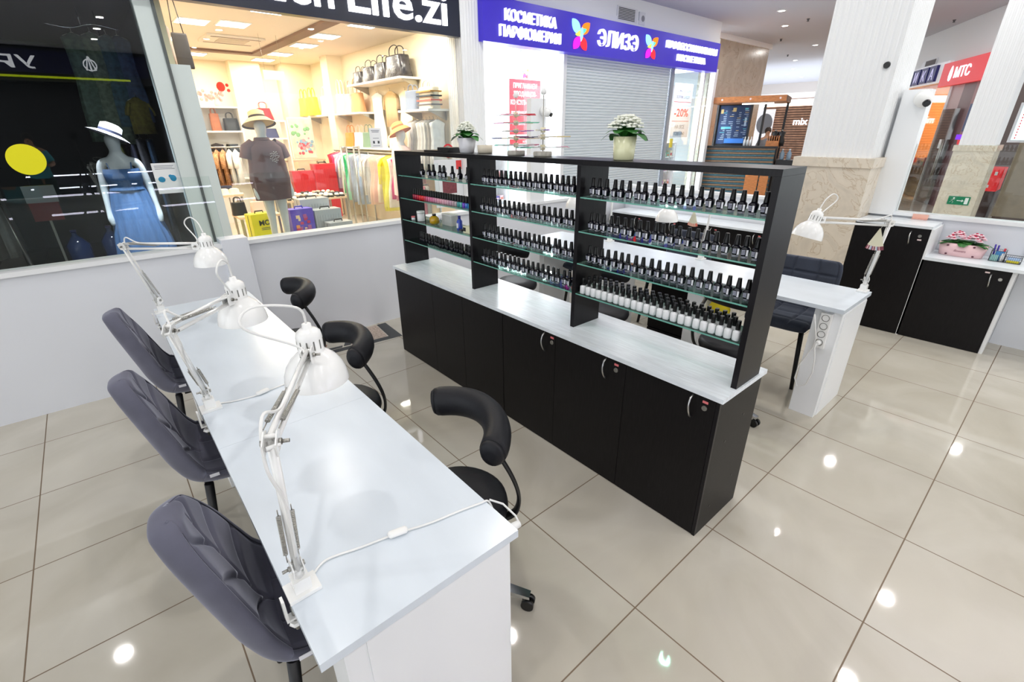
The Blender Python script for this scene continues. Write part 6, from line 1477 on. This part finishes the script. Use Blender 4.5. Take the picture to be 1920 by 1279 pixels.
px = ft('wall_picture', 'framed blue and orange picture on the rose wall', 'picture', 13.75, 1.62, .0); MB().box(-.3, .3, -.03, 0, 0, .55).build('picture_frame', M('blue_frame', (60, 80, 120), .4), px); MB().box(-.18, .2, -.034, -.0305, .06, .45).build('picture_field', M('orange_field', (190, 130, 90), .5, noise=.3, scale=9), px)
MB().box(-.45, .35, -.03, 0, -.16, -.06).build('violet_strip', emis('violet_led', (120, 60, 220), 1.2), px)
ex = ft('exit_lamp', 'green round exit lamp under the ceiling of the far shop', 'exit light', 15.75, 1.98, -.9); MB().ball((0, 0, 0), .10, 1.4, 1, .6, 14).build('lens', emis('green_lamp', (30, 230, 60), 2.5), ex); MB().cyl((0, 0, .06), (0, 0, 1.05), .012, n=8).build('rod', ALU, ex)
lg2 = ft('lit_logo', 'white lit lettering hanging in the warm far shop', 'sign', 16.0, 1.82, -1.25); text('lettering', 'Chic', .22, LETTER, (0, 0, 0), parent=lg2, depth=.01, bold=.02, width=.75); 
for x in (-.3, .3): MB().cyl((x, 0, .2), (x, 0, 1.2), .006, n=6).build('wire', STEEL, lg2)
for i in range(4):
    s = ft('goods_table', f'low table of goods inside the warm far shop, {ORD[i]} from its glass', 'table', 18.6 - (i % 2) * 1.7, 0, -.6 - (i // 2) * .75); MB().box(-.45, .45, -.25, .25, .72, .76).build('table_top', M('goods_wood', (150, 110, 80), .5), s)
    for sx in (-1, 1): MB().box(sx * .4 - .02, sx * .4 + .02, -.2, .2, 0, .7198).build('leg', STEEL, s)
    g = MB()
    for q in range(7): g.use(PR[(q + i * 2) % 9]); g.box(-.40 + q * .115, -.31 + q * .115, -.15, .15, .7602, .80 + R.uniform(.03, .18))
    g.build('goods', None, s)
for i in range(2):
    s = ft('garment_display', ('lilac and blue dress on a stand in the warm far shop', 'brown leather goods on a stand in the warm far shop')[i], 'display', 16.2 + i * 1.55, 0, -.55 - i * .7); MB().cyl((0, 0, 0), (0, 0, .36), .12, n=16).build('stand', STEEL, s); MB().lathe([(.26, .36), (.20, .8), (.14, 1.1), (.2, 1.3), (.08, 1.42)], n=20, sy=.7, fold=6, amp=.1).build('cloth', M('display_cloth_' + str(i), ((150, 130, 200), (110, 70, 56))[i], .8), s)
# exit sign on the second pillar
es = thing('exit_sign', 'green running-man exit sign on the base of the far pillar', 'sign', (9.8985, 1.16, .695), rad(-90))
MB().box(-.125, .125, -.006, 0, -.06, .06).build('sign_board', M('exit_green', (10, 130, 90), .4), es)
m = MB(); m.box(.068, .108, -.008, -.0062, -.045, .045); m.box(-.02, .035, -.008, -.0062, -.006, .004); m.prism([(.035, -.02), (.058, -.001), (.035, .018)], .0062, .008, Matrix(((1, 0, 0, 0), (0, 0, -1, 0), (0, 1, 0, 0), (0, 0, 0, 1))))
m.ball((-.060, -.0068, .032), .011, 1, .12, 1, 10)
for a, b in (((-.066, .02), (-.078, -.008)), ((-.066, .016), (-.042, .006)), ((-.068, .016), (-.095, .012)), ((-.078, -.006), (-.058, -.018)), ((-.058, -.018), (-.066, -.042)), ((-.08, -.006), (-.10, -.028))): m.tube([(a[0], -.007, a[1]), (b[0], -.007, b[1])], .0055, 6, flat=.3)
m.build('pictogram', M('exit_white', (240, 244, 242), .5), es)
# red stall and lit screen at the edge of the picture
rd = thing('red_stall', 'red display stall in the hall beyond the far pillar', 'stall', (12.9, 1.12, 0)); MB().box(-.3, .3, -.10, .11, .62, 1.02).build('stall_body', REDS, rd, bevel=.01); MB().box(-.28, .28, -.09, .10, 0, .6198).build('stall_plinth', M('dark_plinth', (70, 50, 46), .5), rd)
MB().box(-.302, -.3005, .02, .08, .68, .73).build('white_mark', PAPER, rd); MB().box(-.302, -.3005, -.04, .0, .9, .96).build('white_mark', PAPER, rd)
bt = thing('brown_stand', 'brown tiled stand with a red label in the hall at the picture edge', 'stall', (12.5, .50, 0)); MB().box(-.4, .4, -.6, .42, .25, 1.46).build('stand_body', M('brown_tile_wall', (134, 120, 100), .4, noise=.1), bt); MB().box(-.38, .38, -.58, .40, 0, .2498).build('stand_plinth', M('dark_plinth.001', (80, 60, 50), .5), bt); MB().box(-.402, -.4005, .1, .34, 1.36, 1.42).build('red_label', REDS, bt)
sc = thing('lit_screen', 'bright tilted display screen with red dots at the picture edge', 'screen', (12.3, .84, 1.4602)); mt3 = Matrix.Rotation(rad(-12), 4, 'Y')
MB().box(-.03, .03, -.8, .26, .0, .62).build('bezel', ALU, sc); MB().box(-.034, -.0305, -.76, .22, .04, .58).build('display', emis('screen_cyan', (190, 232, 240), 1.6), sc)
m = MB()
for k in range(11): m.box(-.0365, -.0345, .17, .185, .06 + k * .045, .085 + k * .045)
m.build('red_dot_text', REDS, sc)

# ---------------------------------------------------------------- behind the camera: what the shop glass mirrors
ub = thing('shop_sign', 'long navy bank sign with white letters on the dark facade across the hall', 'sign', (-1.6, -7.0, 3.30))
MB().box(-4.2, 3.9, -.02, .12, 0, .55).build('sign_board', M('navy_bank_fascia', (22, 22, 70), .4, emit=.15), ub)
text('lettering', 'УРАЛСИБ', .42, LETTER, (-.25, .13, .10), (90, 0, 180), ub, .01, .01, width=3.3)
m = MB(); m.lathe([(.13, 0), (.16, 0), (.16, .012), (.13, .012)], (2.55, .125, .26), 24, mtx=Matrix.Rotation(-pi / 2, 4, 'X'), cap=False)
for dx in (-.09, 0, .09): m.prism([(2.55 + dx * 1.2 - .02, .12), (2.55 + dx * 1.2 + .02, .12), (2.55 + dx * .1 + .012, .48), (2.55 + dx * .1 - .012, .48)], -.135, -.122, Matrix(((1, 0, 0, 0), (0, 0, -1, 0), (0, 1, 0, 0), (0, 0, 0, 1))))
m.build('emblem', LETTER, ub)
lt2 = thing('light_strip', 'long yellow-green light strip under the navy bank sign', 'light', (-1.6, -6.95, 3.18)); MB().box(-4.2, 3.4, 0, .05, 0, .05).build('diffuser', emis('yellow_strip', (206, 226, 30), 2.2), lt2)
struct(MB().box(-6, 14, -8, -7.02, 3.1, CZ).build('wall_behind_fascia', DARKGREY))
sh_ = thing('lit_showcase', 'dark showcase with two LED lines behind the photographer', 'showcase', (-.24, -1.15, 0))
MB().box(-.72, .72, -.2, .15, 0, .60).build('showcase_base', KB, sh_)
for z in (.678, .925): MB().box(-.70, .70, .12, .15, z, z + .022).build('led_line', emis('led_line', (236, 232, 255), 14.0), sh_)
for x in (-.71, .71): MB().box(x - .01, x + .01, -.2, .15, .6002, .96).build('end_panel', KB, sh_)
MB().box(-.72, .72, -.2, -.18, .6002, .96).build('back_panel', KB, sh_)
sh2 = copy_tree(sh_, (1.42, -1.15, 0), 0, 'second dark showcase with LED lines behind the photographer')
ph = person('photographer', 'photographer in a teal polo shirt standing beside a tripod, mirrored in the dark glass', (-.68, -.62, 0), rad(180), M('teal_polo', (70, 170, 186), .8), M('dark_teal_shorts', (34, 60, 60), .8), (24, 22, 22), ([(-.24, -.02, 1.18), (-.20, -.22, 1.16), (-.15, -.29, 1.18)], [(.25, .02, 1.18), (.10, -.22, 1.12), (.02, -.27, 1.12)]), 1.0)
tp = thing('camera_tripod', 'black tripod with a camera beside the photographer, mirrored in the dark glass', 'tripod', (0, -.13, 0))
MB().box(-.075, .075, -.05, .05, 1.64, 1.75).build('camera_body', BLACKPLASTIC, tp, bevel=.01); MB().cyl((0, .0502, 1.70), (0, .095, 1.70), .04, n=18).build('camera_lens', BLACKPLASTIC, tp)
MB().cyl((0, 0, 1.2), (0, 0, 1.6398), .016, n=10).build('centre_post', BLACKMETAL, tp)
for k in range(3): a = rad(30 + 120 * k); MB().tube([(0, 0, 1.3), (cos(a) * .42, sin(a) * .42, 0.0)], [.016, .012], 8).build('leg', BLACKMETAL, tp)
